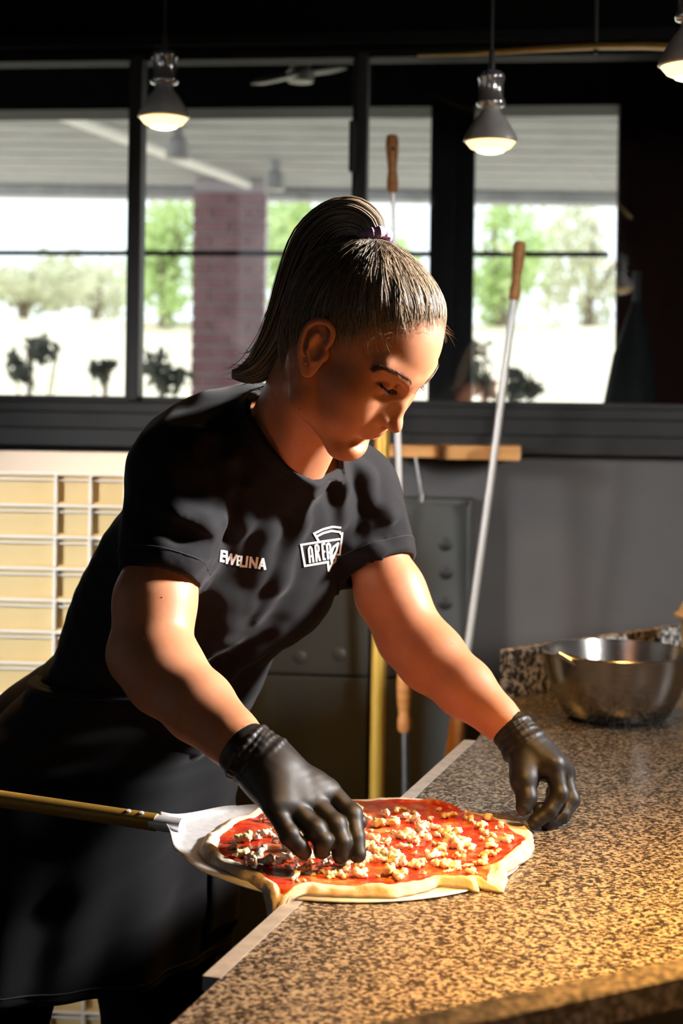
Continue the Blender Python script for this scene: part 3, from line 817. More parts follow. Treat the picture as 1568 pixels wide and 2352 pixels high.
md = blade.modifiers.new('thickness', 'SOLIDIFY'); md.thickness = .0016; md.offset = 0
blade.data.materials.clear(); blade.data.materials.append(M_peelalu)
hd = (hend - hj)
M_hand = noisy('gold_anodised_aluminium', (0.50, 0.27, 0.045), (0.58, 0.33, 0.07), 60, rough=0.34, metal=0.6, vec=(.3, 8, 8))
hq = hj - hd.normalized() * .004
hnd = MB().tube([hq, hj + hd], .0098, 24).build('handle', M_hand, pl, True)
MB().tube([hj - hd.normalized() * .035, hj + hd.normalized() * .002], [.0105, .0100], 20, flat=(1, .85)).build('ferrule', M_peelalu, pl, True)
for k in (.014, .030):
    v = hj + hd.normalized() * k + Vector((0, -.0035, .0090))
    MB().lathe([(.0, -.001), (.0030, -.001), (.0026, .0012), (0, .0018)], v, 12, (0, -.35, 1)).build('rivet', M_peelalu, hnd, True)
tag(pl, 'aluminium pizza peel with gold handle under the pizza', 'peel')

# ---------------------------------------------------------------- pizza
OUT = [(459, 1955), (468, 1932), (492, 1912), (540, 1886), (600, 1866), (690, 1852), (815, 1844), (950, 1846), (1050, 1860), (1120, 1866), (1175, 1874), (1208, 1890), (1226, 1925), (1222, 1952), (1196, 1976), (1166, 1998), (1160, 2020), (1152, 2042), (1118, 2040), (1070, 2024), (1010, 2030), (955, 2048), (900, 2060), (830, 2056), (760, 2054), (700, 2050), (655, 2064), (625, 2070), (606, 2048), (575, 2022), (520, 1998), (476, 1980)]
pc = on_z(845, 1945, .912)
raw = []
for (px, py) in OUT:
    q = on_z(px, py, .906)
    raw.append((math.atan2(q.y - pc.y, q.x - pc.x), math.hypot(q.x - pc.x, q.y - pc.y)))
raw.sort()
ra = np.array([r[0] for r in raw]); rr = np.array([r[1] for r in raw])
def rad_at(a): return np.interp(a, np.r_[ra - 2 * np.pi, ra, ra + 2 * np.pi], np.r_[rr, rr, rr])
def vnoise(x, y, s, seed):
    g = np.random.default_rng(seed); T = g.random((64, 64)) * 2 - 1
    u, v = np.asarray(x) * s + 31.7, np.asarray(y) * s + 17.3
    i, j = np.floor(u).astype(int), np.floor(v).astype(int); a, b = u - i, v - j
    a = a * a * (3 - 2 * a); b = b * b * (3 - 2 * b)
    t = lambda p, q: T[p % 64, q % 64]
    return t(i, j) * (1 - a) * (1 - b) + t(i + 1, j) * a * (1 - b) + t(i, j + 1) * (1 - a) * b + t(i + 1, j + 1) * a * b
NA, NR = 300, 56
ang = np.linspace(-np.pi, np.pi, NA, endpoint=False)
Rad = rad_at(ang); Rad = (np.roll(Rad, 1) + 2 * Rad + np.roll(Rad, -1)) / 4
Rad = Rad * (1 + .010 * vnoise(np.cos(ang) * 5, np.sin(ang) * 5, 1.6, 12) + .006 * vnoise(np.cos(ang) * 5, np.sin(ang) * 5, 5, 13))
def in_peel(x, y):
    v = np.stack([x - c0.x, y - c0.y], -1); s = v @ np.array(pdir.xy); t = v @ np.array(pn.xy)
    return Rp - np.hypot(s, t)
def dough_top(x, y, f):
    """height of the dough surface; f = fraction of the way to the rim"""
    n = vnoise(x, y, 22, 1) * .0014 + vnoise(x, y, 60, 2) * .0008 + vnoise(x, y, 160, 8) * .0006
    rim = np.exp(-((f - .945) / .040) ** 2) * (.0046 + .0034 * vnoise(x, y, 34, 3))
    z = .9105 + n + rim
    over = np.clip(-in_peel(x, y), 0, .05)
    on_c = ((np.stack([x - eA.x, y - eA.y], -1) @ np.array(en.xy)) > 0.0)
    floor_ = np.where(on_c, COUNTER_Z + .007, COUNTER_Z - .012)
    return np.maximum(z - over * 0.9, floor_ + n)
F = np.r_[np.linspace(0.02, .84, 26), np.linspace(.855, 1.0, NR - 26)]
X = pc.x + np.outer(F, Rad * np.cos(ang)); Y = pc.y + np.outer(F, Rad * np.sin(ang))
Z = dough_top(X, Y, F[:, None] * np.ones(NA))
tk = np.minimum(1, (1 - F) / .05)[:, None]
Zb = np.minimum(.9035, Z - .004 - .004 * tk)
over = np.clip(-in_peel(X, Y), 0, .05); onc = ((np.stack([X - eA.x, Y - eA.y], -1) @ np.array(en.xy)) > 0)
Zb = np.maximum(Zb - over * 1.0, np.where(onc, COUNTER_Z + .0006, COUNTER_Z - .03)); Zb = np.minimum(Zb, Z - .002)
edge = np.clip((F - .97) / .03, 0, 1)[:, None]
Z = Z * (1 - edge ** 2 * .62) + Zb * (edge ** 2 * .62)
n1 = NR * NA
V = np.concatenate([np.stack([X, Y, Z], -1).reshape(-1, 3), np.stack([X, Y, Zb], -1).reshape(-1, 3), [[pc.x, pc.y, float(Z[0].mean())], [pc.x, pc.y, .9035]]])
f4, f3 = [], []
for i in range(NR - 1):
    for j in range(NA):
        k = (j + 1) % NA
        f4.append((i * NA + j, i * NA + k, (i + 1) * NA + k, (i + 1) * NA + j)[::-1][::-1])
        f4.append((n1 + i * NA + j, n1 + (i + 1) * NA + j, n1 + (i + 1) * NA + k, n1 + i * NA + k))
for j in range(NA):
    k = (j + 1) % NA; i = NR - 1
    f4.append((i * NA + j, i * NA + k, n1 + i * NA + k, n1 + i * NA + j))
    f4.append((2 * n1, j, k)); f4.append((2 * n1 + 1, n1 + k, n1 + j))
pz = empty('pizza', (pc.x, pc.y, .905))
M_dough = noisy('raw_floured_dough', (0.56, 0.44, 0.29), (0.72, 0.62, 0.48), 60, rough=0.8, bump_s=.7, dist=.003, Subsurface_Weight=.12, Subsurface_Radius=(.01, .006, .003), Subsurface_Scale=.4)
dg = pydata('dough', V, f4, M_dough, pz, True)
# sauce
def sauce_mat():
    m = mat('tomato_sauce', (.5, .03, .01), .22, Specular_IOR_Level=.5)
    n, l, b = nodes(m)
    t = noise_tex(m, 26, 5, .62, vec=(1, 1, 1), distort=.6)
    r = ramp(m, t.outputs['Fac'], [(.28, (.34, .010, .004)), (.44, (.48, .028, .008)), (.54, (.56, .085, .022)), (.64, (.62, .24, .075))])
    l.new(r.outputs[0], b.inputs['Base Color'])
    t2 = noise_tex(m, 120, 4); bump(m, t2.outputs['Fac'], .5, .0012)
    return m
M_sauce = sauce_mat()
sf = .925 + .018 * np.sin(ang * 3) * 0 + .014 * np.sin(ang * 5 + 1) + .030 * vnoise(np.cos(ang), np.sin(ang), 3.0, 5)
FS = np.linspace(0, 1, 40)
X = pc.x + np.outer(FS, Rad * sf * np.cos(ang)); Y = pc.y + np.outer(FS, Rad * sf * np.sin(ang))
ff = FS[:, None] * sf[None, :]
Z = dough_top(X, Y, ff) + .0016 + .0005 * vnoise(X, Y, 70, 6); Z[-1] -= .0030
V = np.stack([X, Y, Z], -1).reshape(-1, 3)
f4 = [(i * NA + j, i * NA + (j + 1) % NA, (i + 1) * NA + (j + 1) % NA, (i + 1) * NA + j) for i in range(39) for j in range(NA)]
pydata('sauce', V, f4, M_sauce, pz, True)
tag(pz, 'unbaked pizza with tomato sauce and crumbled cheese on the peel', 'pizza')
# cheese
M_cheese = [noisy('white_cheese', (0.78, 0.68, 0.50), (0.84, 0.76, 0.60), 90, rough=0.45, Subsurface_Weight=.25, Subsurface_Radius=(.006, .004, .002), Subsurface_Scale=.5, bump_s=.3, dist=.0008),
            noisy('oiled_cheese', (0.76, 0.60, 0.26), (0.82, 0.70, 0.42), 90, rough=0.22, Subsurface_Weight=.25, Subsurface_Radius=(.006, .004, .002), Subsurface_Scale=.5)]
kinds = []
for k in range(12):
    g_ = np.random.default_rng(40 + k)
    # a crumb: a few lumps fused together
    fld = Field((-1.3, -.9, -.7), (1.3, .9, .7), .17)
    el = [(.5, .42, .38), (.55, .5, .42), (.9, .34, .30), (.62, .45, .32), (.5, .5, .42), (.75, .38, .34), (1.0, .28, .26), (.45, .4, .4), (.6, .5, .3), (.5, .45, .35), (.8, .4, .3), (.55, .4, .4)][k]
    for q in range(7):
        c = (g_.random(3) * 2 - 1) * np.array(el) * .75; r = (.13 + .20 * g_.random()) * (1 if k not in (2, 6) else .9)
        fld.cone(c, c + (g_.random(3) - .5) * .35 * np.array([1.5, 1, .6]), r, r * .7, .03)
    if k in (2, 6, 3): fld.ell((0, 0, 0), np.array(el) * .85, None, .05)
    V_, Q_ = fld.mesh()
    V_ = V_ + g_.normal(size=V_.shape) * .045
    me = np_mesh('cheese_chunk', V_ * .85, Q_)
    me.materials.append(M_cheese[1] if k in (2, 4) else M_cheese[0]); kinds.append(me)
g = random.Random(5)
def density(px, py):
    d = 0
    for cx, cy, rx, ry, w in ((880, 1975, 190, 40, 1.0), (640, 1955, 110, 32, .8), (980, 1905, 150, 32, .9), (1060, 1960, 90, 30, .7), (800, 1890, 120, 20, .6), (900, 1905, 260, 45, .35), (560, 1950, 40, 25, .6), (760, 2000, 120, 14, .5)):
        d += w * math.exp(-((px - cx) / rx) ** 2 - ((py - cy) / ry) ** 2)
    return d
placed = []; tries = 0
while len(placed) < 250 and tries < 40000:
    tries += 1
    px, py = g.uniform(480, 1190), g.uniform(1855, 2030)
    if g.random() > density(px, py): continue
    q = on_z(px, py, .915); a = math.atan2(q.y - pc.y, q.x - pc.x); f_ = math.hypot(q.x - pc.x, q.y - pc.y) / rad_at(a)
    if f_ > .86: continue
    s = g.choice([.006, .0075, .009, .0105, .012, .0135, .0155])
    if any((q.x - x) ** 2 + (q.y - y) ** 2 < ((s + t_) * .27) ** 2 for x, y, t_ in placed): continue
    placed.append((q.x, q.y, s))
    k = g.choice([0, 1, 7, 8, 3, 5, 2, 4, 6, 9, 10, 11]) if s > .007 else g.choice([0, 1, 7, 8, 9, 11])
    o = link('cheese_chunk', kinds[k], None, pz)
    z = float(dough_top(np.array(q.x), np.array(q.y), np.array(f_))) + s * .34 + .001
    o.location = (q.x, q.y, z); o.rotation_euler = (g.uniform(-.35, .35), g.uniform(-.35, .35), g.uniform(0, 6.28)); o.scale = (s, s, s)
    o.matrix_parent_inverse = world_matrix(pz).inverted()
# ================================================================ the woman
person = empty('person', (-.34, 2.15, 0))
tag(person, 'woman in black t-shirt and black gloves leaning over the pizza', 'person')
def nrm(v): v = np.array(v, float); return v / np.linalg.norm(v)
def A_(v): return np.array(v, float)

# ---------------------------------------------------------------- materials
def skin_mat():
    m = mat('skin', (.55, .29, .19), .50, Subsurface_Weight=.16, Subsurface_Radius=(.012, .0045, .002), Subsurface_Scale=.5, Specular_IOR_Level=.35)
    n, l, b = nodes(m)
    t = noise_tex(m, 14, 6, .6)
    r = ramp(m, t.outputs['Fac'], [(.30, (.44, .170, .078)), (.55, (.53, .222, .112)), (.75, (.59, .270, .148))])
    l.new(r.outputs[0], b.inputs['Base Color'])
    t2 = noise_tex(m, 420, 3, .6); bump(m, t2.outputs['Fac'], .12, .0006)
    return m
M_skin = skin_mat()
def cloth_mat(name, c1, c2, sc=900, rough=.85):
    m = noisy(name, c1, c2, 5, rough=rough, Sheen_Weight=.06, Sheen_Roughness=.5, Specular_IOR_Level=.15)
    n, l, b = nodes(m)
    t = noise_tex(m, sc, 2, .7); bump(m, t.outputs['Fac'], .25, .0006)
    return m
M_shirt = cloth_mat('black_cotton_jersey', (.0056, .0056, .0072), (.0086, .0086, .0108))
M_apron = cloth_mat('black_apron_twill', (.0060, .0064, .0078), (.0090, .0095, .0115), 600)
M_trouser = cloth_mat('black_trouser_cloth', (.006, .006, .007), (.009, .009, .010), 600)
M_glove = mat('black_nitrile', (.0060, .0055, .0055), .52, Specular_IOR_Level=.4)
_t = noise_tex(M_glove, 220, 4, .6); bump(M_glove, _t.outputs['Fac'], .10, .0010)
M_lip = mat('lips', (.50, .165, .11), .38, Subsurface_Weight=.1, Subsurface_Scale=.003)
M_hair = [mat('dark_brown_hair', (.055, .037, .024), .36, Specular_IOR_Level=.6), mat('brown_hair', (.22, .152, .098), .34, Specular_IOR_Level=.6),
          mat('ash_blond_hair', (.50, .38, .26), .32, Specular_IOR_Level=.6)]
M_lash = mat('black_lash', (.012, .008, .007), .5)
M_brow = mat('brown_brow', (.085, .045, .030), .6)

# ---------------------------------------------------------------- head
b_, p_, ro_ = math.radians(57), math.radians(45), math.radians(4)
HF = A_([math.sin(b_) * math.cos(p_), -math.cos(b_) * math.cos(p_), -math.sin(p_)])
HV = A_([math.cos(b_), math.sin(b_), 0]); HU = np.cross(HF, HV)
HV, HU = HV * math.cos(ro_) + HU * math.sin(ro_), -HV * math.sin(ro_) + HU * math.cos(ro_)
HS = .965
HO = A_([.008, 1.751, CAM_Z + .0583])
HM = np.eye(4); HM[:3, 0] = HF * HS; HM[:3, 1] = HV * HS; HM[:3, 2] = HU * HS; HM[:3, 3] = HO
def hp(u, v, w): return HO + HS * (HF * u + HV * v + HU * w)
# torso landmarks
SR, SL = A_(W(425, 1092, 1.875)), A_(W(806, 1128, 2.06))
MID = (SR + SL) / 2
NB = A_(W(650, 1028, 1.905))
PV = A_(W(205, 1745, 2.17))
TL = nrm(SL - SR); TT = nrm(MID - PV); TL = nrm(TL - TT * (TL @ TT)); TN = np.cross(TL, TT)
if TN[1] > 0: TN = -TN
TB = np.stack([TL, TN, TT], 1)

def spline(C, n):
    t = np.linspace(0, len(C) - 1, n); i = np.clip(t.astype(int), 0, len(C) - 2); f = (t - i)[:, None]
    p0, p1, p2, p3 = C[np.clip(i - 1, 0, None)], C[i], C[i + 1], C[np.clip(i + 2, None, len(C) - 1)]
    return .5 * ((2 * p1) + (-p0 + p2) * f + (2 * p0 - 5 * p1 + 4 * p2 - p3) * f ** 2 + (-p0 + 3 * p1 - 3 * p2 + p3) * f ** 3)
def ear_pt(x, y, z=0.0):
    """ear plane: x forward, y up along the ear, z outwards"""
    up = nrm([-.40, .06, .915]); fr = nrm(A_([.90, -.30, .40]) - up * (A_([.90, -.30, .40]) @ up)); ou = np.cross(up, fr)
    if ou[1] < 0: ou = -ou
    return A_([.0045, .0765, .0075]) + fr * x + up * y + ou * z
def ear_R():
    up = nrm([-.40, .06, .915]); fr = nrm(A_([.90, -.30, .40]) - up * (A_([.90, -.30, .40]) @ up))
    return np.stack([fr, np.cross(up, fr), up], 1)
def build_head():
    H = Field((-.125, -.105, -.20), (.14, .105, .145), .0016, HM)
    # skull and face masses
    H.ell((-.010, 0, .038), (.090, .0685, .080), k=0)
    H.ell((.030, 0, .046), (.0545, .053, .060), k=.03)
    H.ell((.038, 0, -.008), (.046, .0560, .074), k=.025)
    H.ell((.062, 0, -.036), (.032, .032, .034), k=.022)
    # jaw, chin, cheeks
    H.cone((.006, .051, -.040), (.020, .047, -.060), .013, .012, .02, sym=True)
    H.cone((.018, .047, -.058), (.070, .014, -.083), .012, .0105, .022, sym=True)
    H.ell((.0755, 0, -.0790), (.0150, .019, .0140), k=.022)
    H.ell((.054, .041, -.006), (.024, .021, .020), k=.022, sym=True)
    H.ell((.062, .030, -.032), (.022, .020, .024), k=.02, sym=True)
    # brow ridge
    H.cone((.080, .011, .034), (.067, .045, .042), .0085, .0085, .014, sym=True)
    # eye sockets, lids
    H.ell((.0935, .0290, .016), (.0165, .0165, .0120), k=.010, op='sub', sym=True)
    H.ell((.0690, .0300, .0195), (.0135, .0145, .0120), k=.005, sym=True)
    # nose
    H.chain([(.079, 0, .036), (.0830, 0, .022), (.0910, 0, .004), (.0985, 0, -.012)], [.0085, .0064, .0066, .0084], k=.009)
    H.ell((.1015, 0, -.0175), (.0105, .0086, .0088), k=.005)
    H.ell((.0890, .0112, -.0185), (.0115, .0066, .0076), k=.005, sym=True)
    H.cone((.080, .008, .002), (.086, .012, -.014), .010, .008, .010, sym=True)
    H.ell((.0935, .0058, -.0268), (.0055, .0034, .0045), k=.003, op='sub', sym=True)
    # philtrum area and lips
    H.cone((.083, 0, -.030), (.0845, 0, -.036), .009, .010, .012)
    H.chain([(.0880, 0, -.0412), (.0862, .008, -.0418), (.0765, .0225, -.0462)], [.0040, .0040, .0022], k=.006, sym=True)
    H.chain([(.0880, 0, -.0505), (.0860, .009, -.0498), (.076, .021, -.0474)], [.0052, .0044, .0022], k=.006, sym=True)
    H.chain([(.0945, 0, -.0452), (.0905, .010, -.0455), (.0800, .0235, -.0473), (.0755, .0265, -.0488)], [.0007, .0007, .0007, .0006], k=.0030, op='sub', sym=True)
    H.cone((.0905, 0, -.061), (.086, .012, -.061), .0040, .003, .012, op='sub', sym=True)
    # fold from nose to mouth corner
    H.chain([(.086, .0205, -.017), (.0830, .0270, -.030), (.0765, .0330, -.045)], [.0004, .0006, .0004], k=.0075, op='sub', sym=True)
    # upper lid crease and lash line
    H.chain([(.0800, .0160, .0225), (.0842, .0255, .0290), (.0800, .0375, .0280), (.0725, .0435, .0220)], [.0008, .0010, .0010, .0008], k=.0045, op='sub', sym=True)
    H.chain([(.0800, .0155, .0175), (.0838, .0245, .0125), (.0812, .0355, .0130), (.0730, .0440, .0170)], [.0009] * 4, k=.0022, op='sub', sym=True)
    # ears
    R = ear_R()
    H.ell(ear_pt(-.001, .001, -.002), (.0155, .0050, .0300), R=R, k=.004, sym=True)
    hx = [(.010, .004, 0), (.0150, .014, .000), (.0140, .0260, .001), (.0050, .0325, .0025), (-.0070, .0295, .003), (-.0140, .0180, .003), (-.0158, .0020, .003), (-.0135, -.0120, .002), (-.0090, -.0225, .001)]
    H.chain(spline(np.array([ear_pt(*q) for q in hx]), 33), [.0032] * 33, k=.0022, sym=True)
    H.ell(ear_pt(-.0025, -.0265, -.001), (.0085, .0042, .0090), R=R, k=.006, sym=True)
    H.chain([ear_pt(*q) for q in ((.0030, .0225, .003), (-.0060, .0100, .0035), (-.0055, -.0050, .003), (.0020, -.0150, .002))], [.0022, .0028, .0028, .0026], k=.004, sym=True)
    H.ell(ear_pt(.0040, -.0010, .0045), (.0075, .0070, .0115), R=R, k=.003, op='sub', sym=True)
    H.ell(ear_pt(.0060, .0225, .0045), (.0070, .0042, .0055), R=R, k=.003, op='sub', sym=True)
    H.ell(ear_pt(-.0105, .0080, .0050), (.0022, .0035, .0130), R=R, k=.003, op='sub', sym=True)
    H.ell(ear_pt(.0125, -.0050, -.002), (.0040, .0040, .0065), R=R, k=.004, sym=True)
    # neck
    nb = H.loc(NB); nf = H.loc(NB + TN * .02 - TT * .03)
    H.cone((-.022, 0, -.020), nb, .048, .054, .028)
    H.cone((.014, 0, -.050), H.loc(NB + TN * .030 + TT * .0), .026, .026, .030)
    st = H.loc(NB + TN * .050 - TT * .015)
    for q in (-1, 1):
        H.cone((-.014, q * .046, -.026), st + A_([0, q * .012, 0]), .012, .008, .03)
    return H
HEAD = build_head()

# ---------------------------------------------------------------- arms, torso, legs
ER, WR = A_(W(327, 1500, 1.80)), A_(W(570, 1729, 1.68))
EL, WL_ = A_(W(935, 1462, 2.00)), A_(W(1180, 1682, 1.90))
HIPR, HIPL = PV - TL * .085 - A_([0, 0, .03]), PV + TL * .085 - A_([0, 0, .03])
KR, KL = A_(W(-50, 2420, 2.03)), A_(W(372, 2420, 2.24))
FR, FL = A_([KR[0] - .06, KR[1] + .06, .05]), A_([KL[0] - .02, KL[1] + .04, .05])
def lerp(a, b, t): return a + (b - a) * t
def build_arms(B):
    fR = nrm(WR - ER)
    B.chain([SR, lerp(SR, ER, .35), lerp(SR, ER, .7), ER], [.040, .0400, .0415, .036], k=.02)
    B.chain([ER, lerp(ER, WR, .25), lerp(ER, WR, .55), lerp(ER, WR, .85), lerp(ER, WR, 1.0), lerp(ER, WR, 1.06)], [.0385, .0420, .0390, .0300, .0266, .022], k=.008)
    e = nrm(np.cross(nrm(SR - ER), nrm(WR - ER)))
    B.cone(ER + nrm(ER - lerp(SR, WR, .5)) * .006, ER + nrm(ER - lerp(SR, WR, .5)) * .008, .026, .026, .02)
    B.chain([SL, lerp(SL, EL, .35), lerp(SL, EL, .7), EL], [.036, .037, .0390, .034], k=.02)
    B.chain([EL, lerp(EL, WL_, .25), lerp(EL, WL_, .55), lerp(EL, WL_, .85), lerp(EL, WL_, 1.06)], [.0355, .0395, .0360, .0250, .0195], k=.008)
    B.cone(EL + nrm(EL - lerp(SL, WL_, .5)) * .008, EL + nrm(EL - lerp(SL, WL_, .5)) * .010, .024, .024, .02)
def _fill(B):
    B.cone(lerp(SR, ER, .74), lerp(ER, WR, .20), .0375, .0375, .025)
    B.cone(lerp(SL, EL, .74), lerp(EL, WL_, .20), .0350, .0350, .025)
def torso(B, o, k=.05):
    B.ell(MID - TT * .10 + TN * .000, (.142 + o, .100 + o, .160), TB, k)
    B.ell(PV + TT * .20 + TN * .014, (.135 + o, .112 + o, .17), TB, k)
    B.ell(PV + TT * .01, (.165 + o, .120 + o, .135), TB, k)
    B.ell(MID - TT * .20 - TN * .045, (.118 + o, .070 + o, .150), TB, k)
    for s in (-1, 1):
        B.ell(MID - TT * .130 + TN * .060 + TL * s * .062, (.058 + o, .048 + o, .058), TB, .05)
    B.cone(NB - TT * .02 - TN * .02, SR, .050 + o, .044 + o, k); B.cone(NB - TT * .02 - TN * .01, SL, .046 + o, .040 + o, k)
    B.cone(SR, SR + TN * .002, .046 + o, .046 + o, k); B.cone(SL, SL + TN * .002, .041 + o, .041 + o, k)
    # upper back
    B.ell(MID - TT * .015 - TN * .058 - TL * .025, (.118 + o, .056 + o, .100), TB, k)
lo = np.min([SR, ER, WR, FR, PV], 0) - .26; hi = np.max([SL, EL, WL_, NB, HO * 0 + NB], 0) + .16
lo[2] = -.01
BODY = Field(lo, hi, .0045)
torso(BODY, -.016)
build_arms(BODY); _fill(BODY)
BODY.cone(NB, A_(hp(-.02, 0, -.06)), .044, .036, .02)
for hq_, kq, fq in ((HIPR, KR, FR), (HIPL, KL, FL)):
    BODY.chain([hq_, lerp(hq_, kq, .5), kq, lerp(kq, fq, .4), fq], [.088, .075, .052, .050, .036], k=.03)
    BODY.cone(fq, fq + A_([TN[0] * .16, TN[1] * .16, -.015]), .036, .026, .02)
Vb, Qb = BODY.mesh(); Vb = relax(Vb, Qb, 2)
Vh, Qh = HEAD.mesh(); Vh = relax(Vh, Qh, 1)
me = np_mesh('body', np.concatenate([Vb, Vh]), np.concatenate([Qb, Qh + len(Vb)]))
body = link('body', me, M_skin, person)
# lips carry their own colour: faces near the mouth
me.materials.append(M_lip)
Lh = (Vh - HO) @ np.stack([HF, HV, HU], 1) / HS
fc_ = Lh[Qh].mean(1)
x_, y_, z_ = fc_[:, 0], np.abs(fc_[:, 1]), fc_[:, 2]
mw = .0255
tt_ = np.clip(y_ / mw, 0, 1)
up_ = -.0462 + .0085 * (1 - tt_ ** 1.6) - .0015 * np.exp(-(y_ / .004) ** 2) - .0030 * tt_ ** 2
dn_ = -.0462 - .0090 * (1 - tt_ ** 2.2) - .0030 * tt_ ** 2
lip = (x_ > .068) & (y_ < mw) & (z_ < up_) & (z_ > dn_)
mi = np.zeros(len(Qb) + len(Qh), np.int32); mi[len(Qb):][lip] = 1
me.polygons.foreach_set('material_index', mi)

# ---------------------------------------------------------------- eyebrows, lashes
def ribbons(P, N, wid, taper=True):
    """P (n,m,3) paths, N (n,m,3) surface normals -> flat ribbons lying on the surface"""
    n, m_, _ = P.shape
    T = np.gradient(P, axis=1); S = np.cross(T, N); S /= np.linalg.norm(S, axis=2, keepdims=True) + 1e-9
    w = np.asarray(wid).reshape(-1, 1, 1) * (np.linspace(1, .25, m_)[None, :, None] if taper else 1)
    V = np.stack([P - S * w, P + S * w], 2).reshape(-1, 3)
    i = (np.arange(n)[:, None] * m_ + np.arange(m_ - 1)[None, :]).ravel()
    Q = np.stack([2 * i, 2 * i + 1, 2 * i + 3, 2 * i + 2], 1)
    return V, Q
def tubes(P, rad, taper=None, k=3):
    n, m_, _ = P.shape
    T = np.gradient(P, axis=1); T /= np.linalg.norm(T, axis=2, keepdims=True) + 1e-9
    ref = np.array([.31, .52, .79]); X = np.cross(T, ref); X /= np.linalg.norm(X, axis=2, keepdims=True) + 1e-9; Y = np.cross(T, X)
    tp = np.ones(m_) if taper is None else taper
    r = np.asarray(rad).reshape(-1, 1, 1) * tp[None, :, None]
    ring = [P + r * (X * math.cos(a) + Y * math.sin(a)) for a in np.arange(k) * 2 * math.pi / k]
    V = np.stack(ring, 2).reshape(-1, 3)
    i = (np.arange(n)[:, None] * m_ + np.arange(m_ - 1)[None, :]).ravel() * k
    Q = np.concatenate([np.stack([i + a, i + (a + 1) % k, i + k + (a + 1) % k, i + k + a], 1) for a in range(k)])
    return V, Q
def snap(field, P, off, it=4):
    sh = P.shape; P = P.reshape(-1, 3).copy()
    for _ in range(it):
        P -= field.grad(P) * (field.sample(P) - off)[:, None]
    return P.reshape(sh)
g2 = np.random.default_rng(3)
def near_side(pix):
    P = HEAD.hit(pix, d0=1.5, d1=2.0)
    L = (P - HO) @ np.stack([HF, HV, HU], 1) / HS; L[:, 1] = np.abs(L[:, 1]); return L
ARCH = near_side([(943, 879), (931, 870), (915, 860), (900, 853), (884, 848), (870, 848), (858, 853)])
LASH = near_side([(909, 898), (901, 898), (893, 897), (885, 893), (878, 886), (874, 880)])
def brow(s):
    """an eyebrow: many short hairs following an arch"""
    n = 330; t = g2.random(n)
    bx = np.interp(t, np.linspace(0, 1, 7), [944, 931, 915, 900, 884, 870, 858]); by = np.interp(t, np.linspace(0, 1, 7), [880, 870, 860, 853, 848, 848, 853])
    c = near_side(np.stack([bx + g2.normal(size=n) * 1.4, by + g2.normal(size=n) * (3.0 - 1.6 * t)], 1))
    c[:, 1] *= s
    root = np.array([hp(*q) for q in c])
    dloc = np.stack([-.25 - .5 * t, s * (.75 + .2 * t), .55 - .65 * t], 1) + g2.normal(size=(n, 3)) * .12
    dw = dloc[:, :1] * HF + dloc[:, 1:2] * HV + dloc[:, 2:] * HU; dw /= np.linalg.norm(dw, axis=1, keepdims=True)
    P = np.stack([root + dw * .0065 * q for q in (0, .35, .7, 1)], 1)
    P = snap(HEAD, P, .0013); N = HEAD.grad(P.reshape(-1, 3)).reshape(P.shape)
    return tubes(P, np.full(n, .00017), np.array([1, 1, .8, .4]))
for s in (-1, 1):
    V, Q = brow(s); link('eyebrow', np_mesh('eyebrow', V, Q), M_brow, person)
def lashes(s):
    n = 70; t = np.linspace(0, 1, n)
    c = np.stack([np.interp(t, np.linspace(0, 1, len(LASH)), LASH[:, i]) for i in range(3)], 1); c[:, 1] *= s
    root = snap(HEAD, np.array([hp(*q) for q in c]), -.0003)
    dl = np.stack([.85 - .35 * t, s * (-.15 + .9 * t), -.45 + 0 * t], 1) + g2.normal(size=(n, 3)) * .10
    dw = dl[:, :1] * HF + dl[:, 1:2] * HV + dl[:, 2:] * HU; dw /= np.linalg.norm(dw, axis=1, keepdims=True)
    ln = (.0058 + .0020 * np.sin(t * 3.1))[:, None]
    P = np.stack([root + dw * ln * q + HU * .0022 * q * q for q in (0, .33, .66, 1)], 1)
    a = tubes(P, np.full(n, .00022), np.array([1.2, 1, .7, .3]))
    b = tubes(snap(HEAD, root, .0002)[None, :, :], np.array([.0006]), k=5)
    return np.concatenate([a[0], b[0]]), np.concatenate([a[1], b[1] + len(a[0])])
for s in (-1, 1):
    V, Q = lashes(s); link('eyelashes', np_mesh('eyelashes', V, Q), M_lash, person)

# ---------------------------------------------------------------- hair
def hairline(u, v, w):
    g1 = (w - .021 - 1.70 * (u - .0218)) / 1.97 + .0012 * np.sin(v * 190 + 40 * u)
    g2_ = (u - .012) * -.847 + (w - .022) * .531
    lowb = w + .062 + .15 * np.abs(v)
    return np.minimum(np.maximum(g1, g2_), lowb)
CAP = Field((-.125, -.105, -.10), (.12, .105, .160), .0022, HM)
CAP.ell((-.010, 0, .038), (.090, .0685, .080), k=0)
CAP.ell((.030, 0, .046), (.0545, .053, .060), k=.03)
CAP.ell((-.02, 0, -.03), (.048, .05, .05), k=.03)
sl_, X_, Y_, Z_ = CAP.grid(CAP.lo, CAP.lo + CAP.h * CAP.n)
g_ = hairline(X_ + 0 * Y_ + 0 * Z_, Y_ + 0 * X_ + 0 * Z_, Z_ + 0 * X_ + 0 * Y_)
TIE_L = A_([-.058, 0, .113])
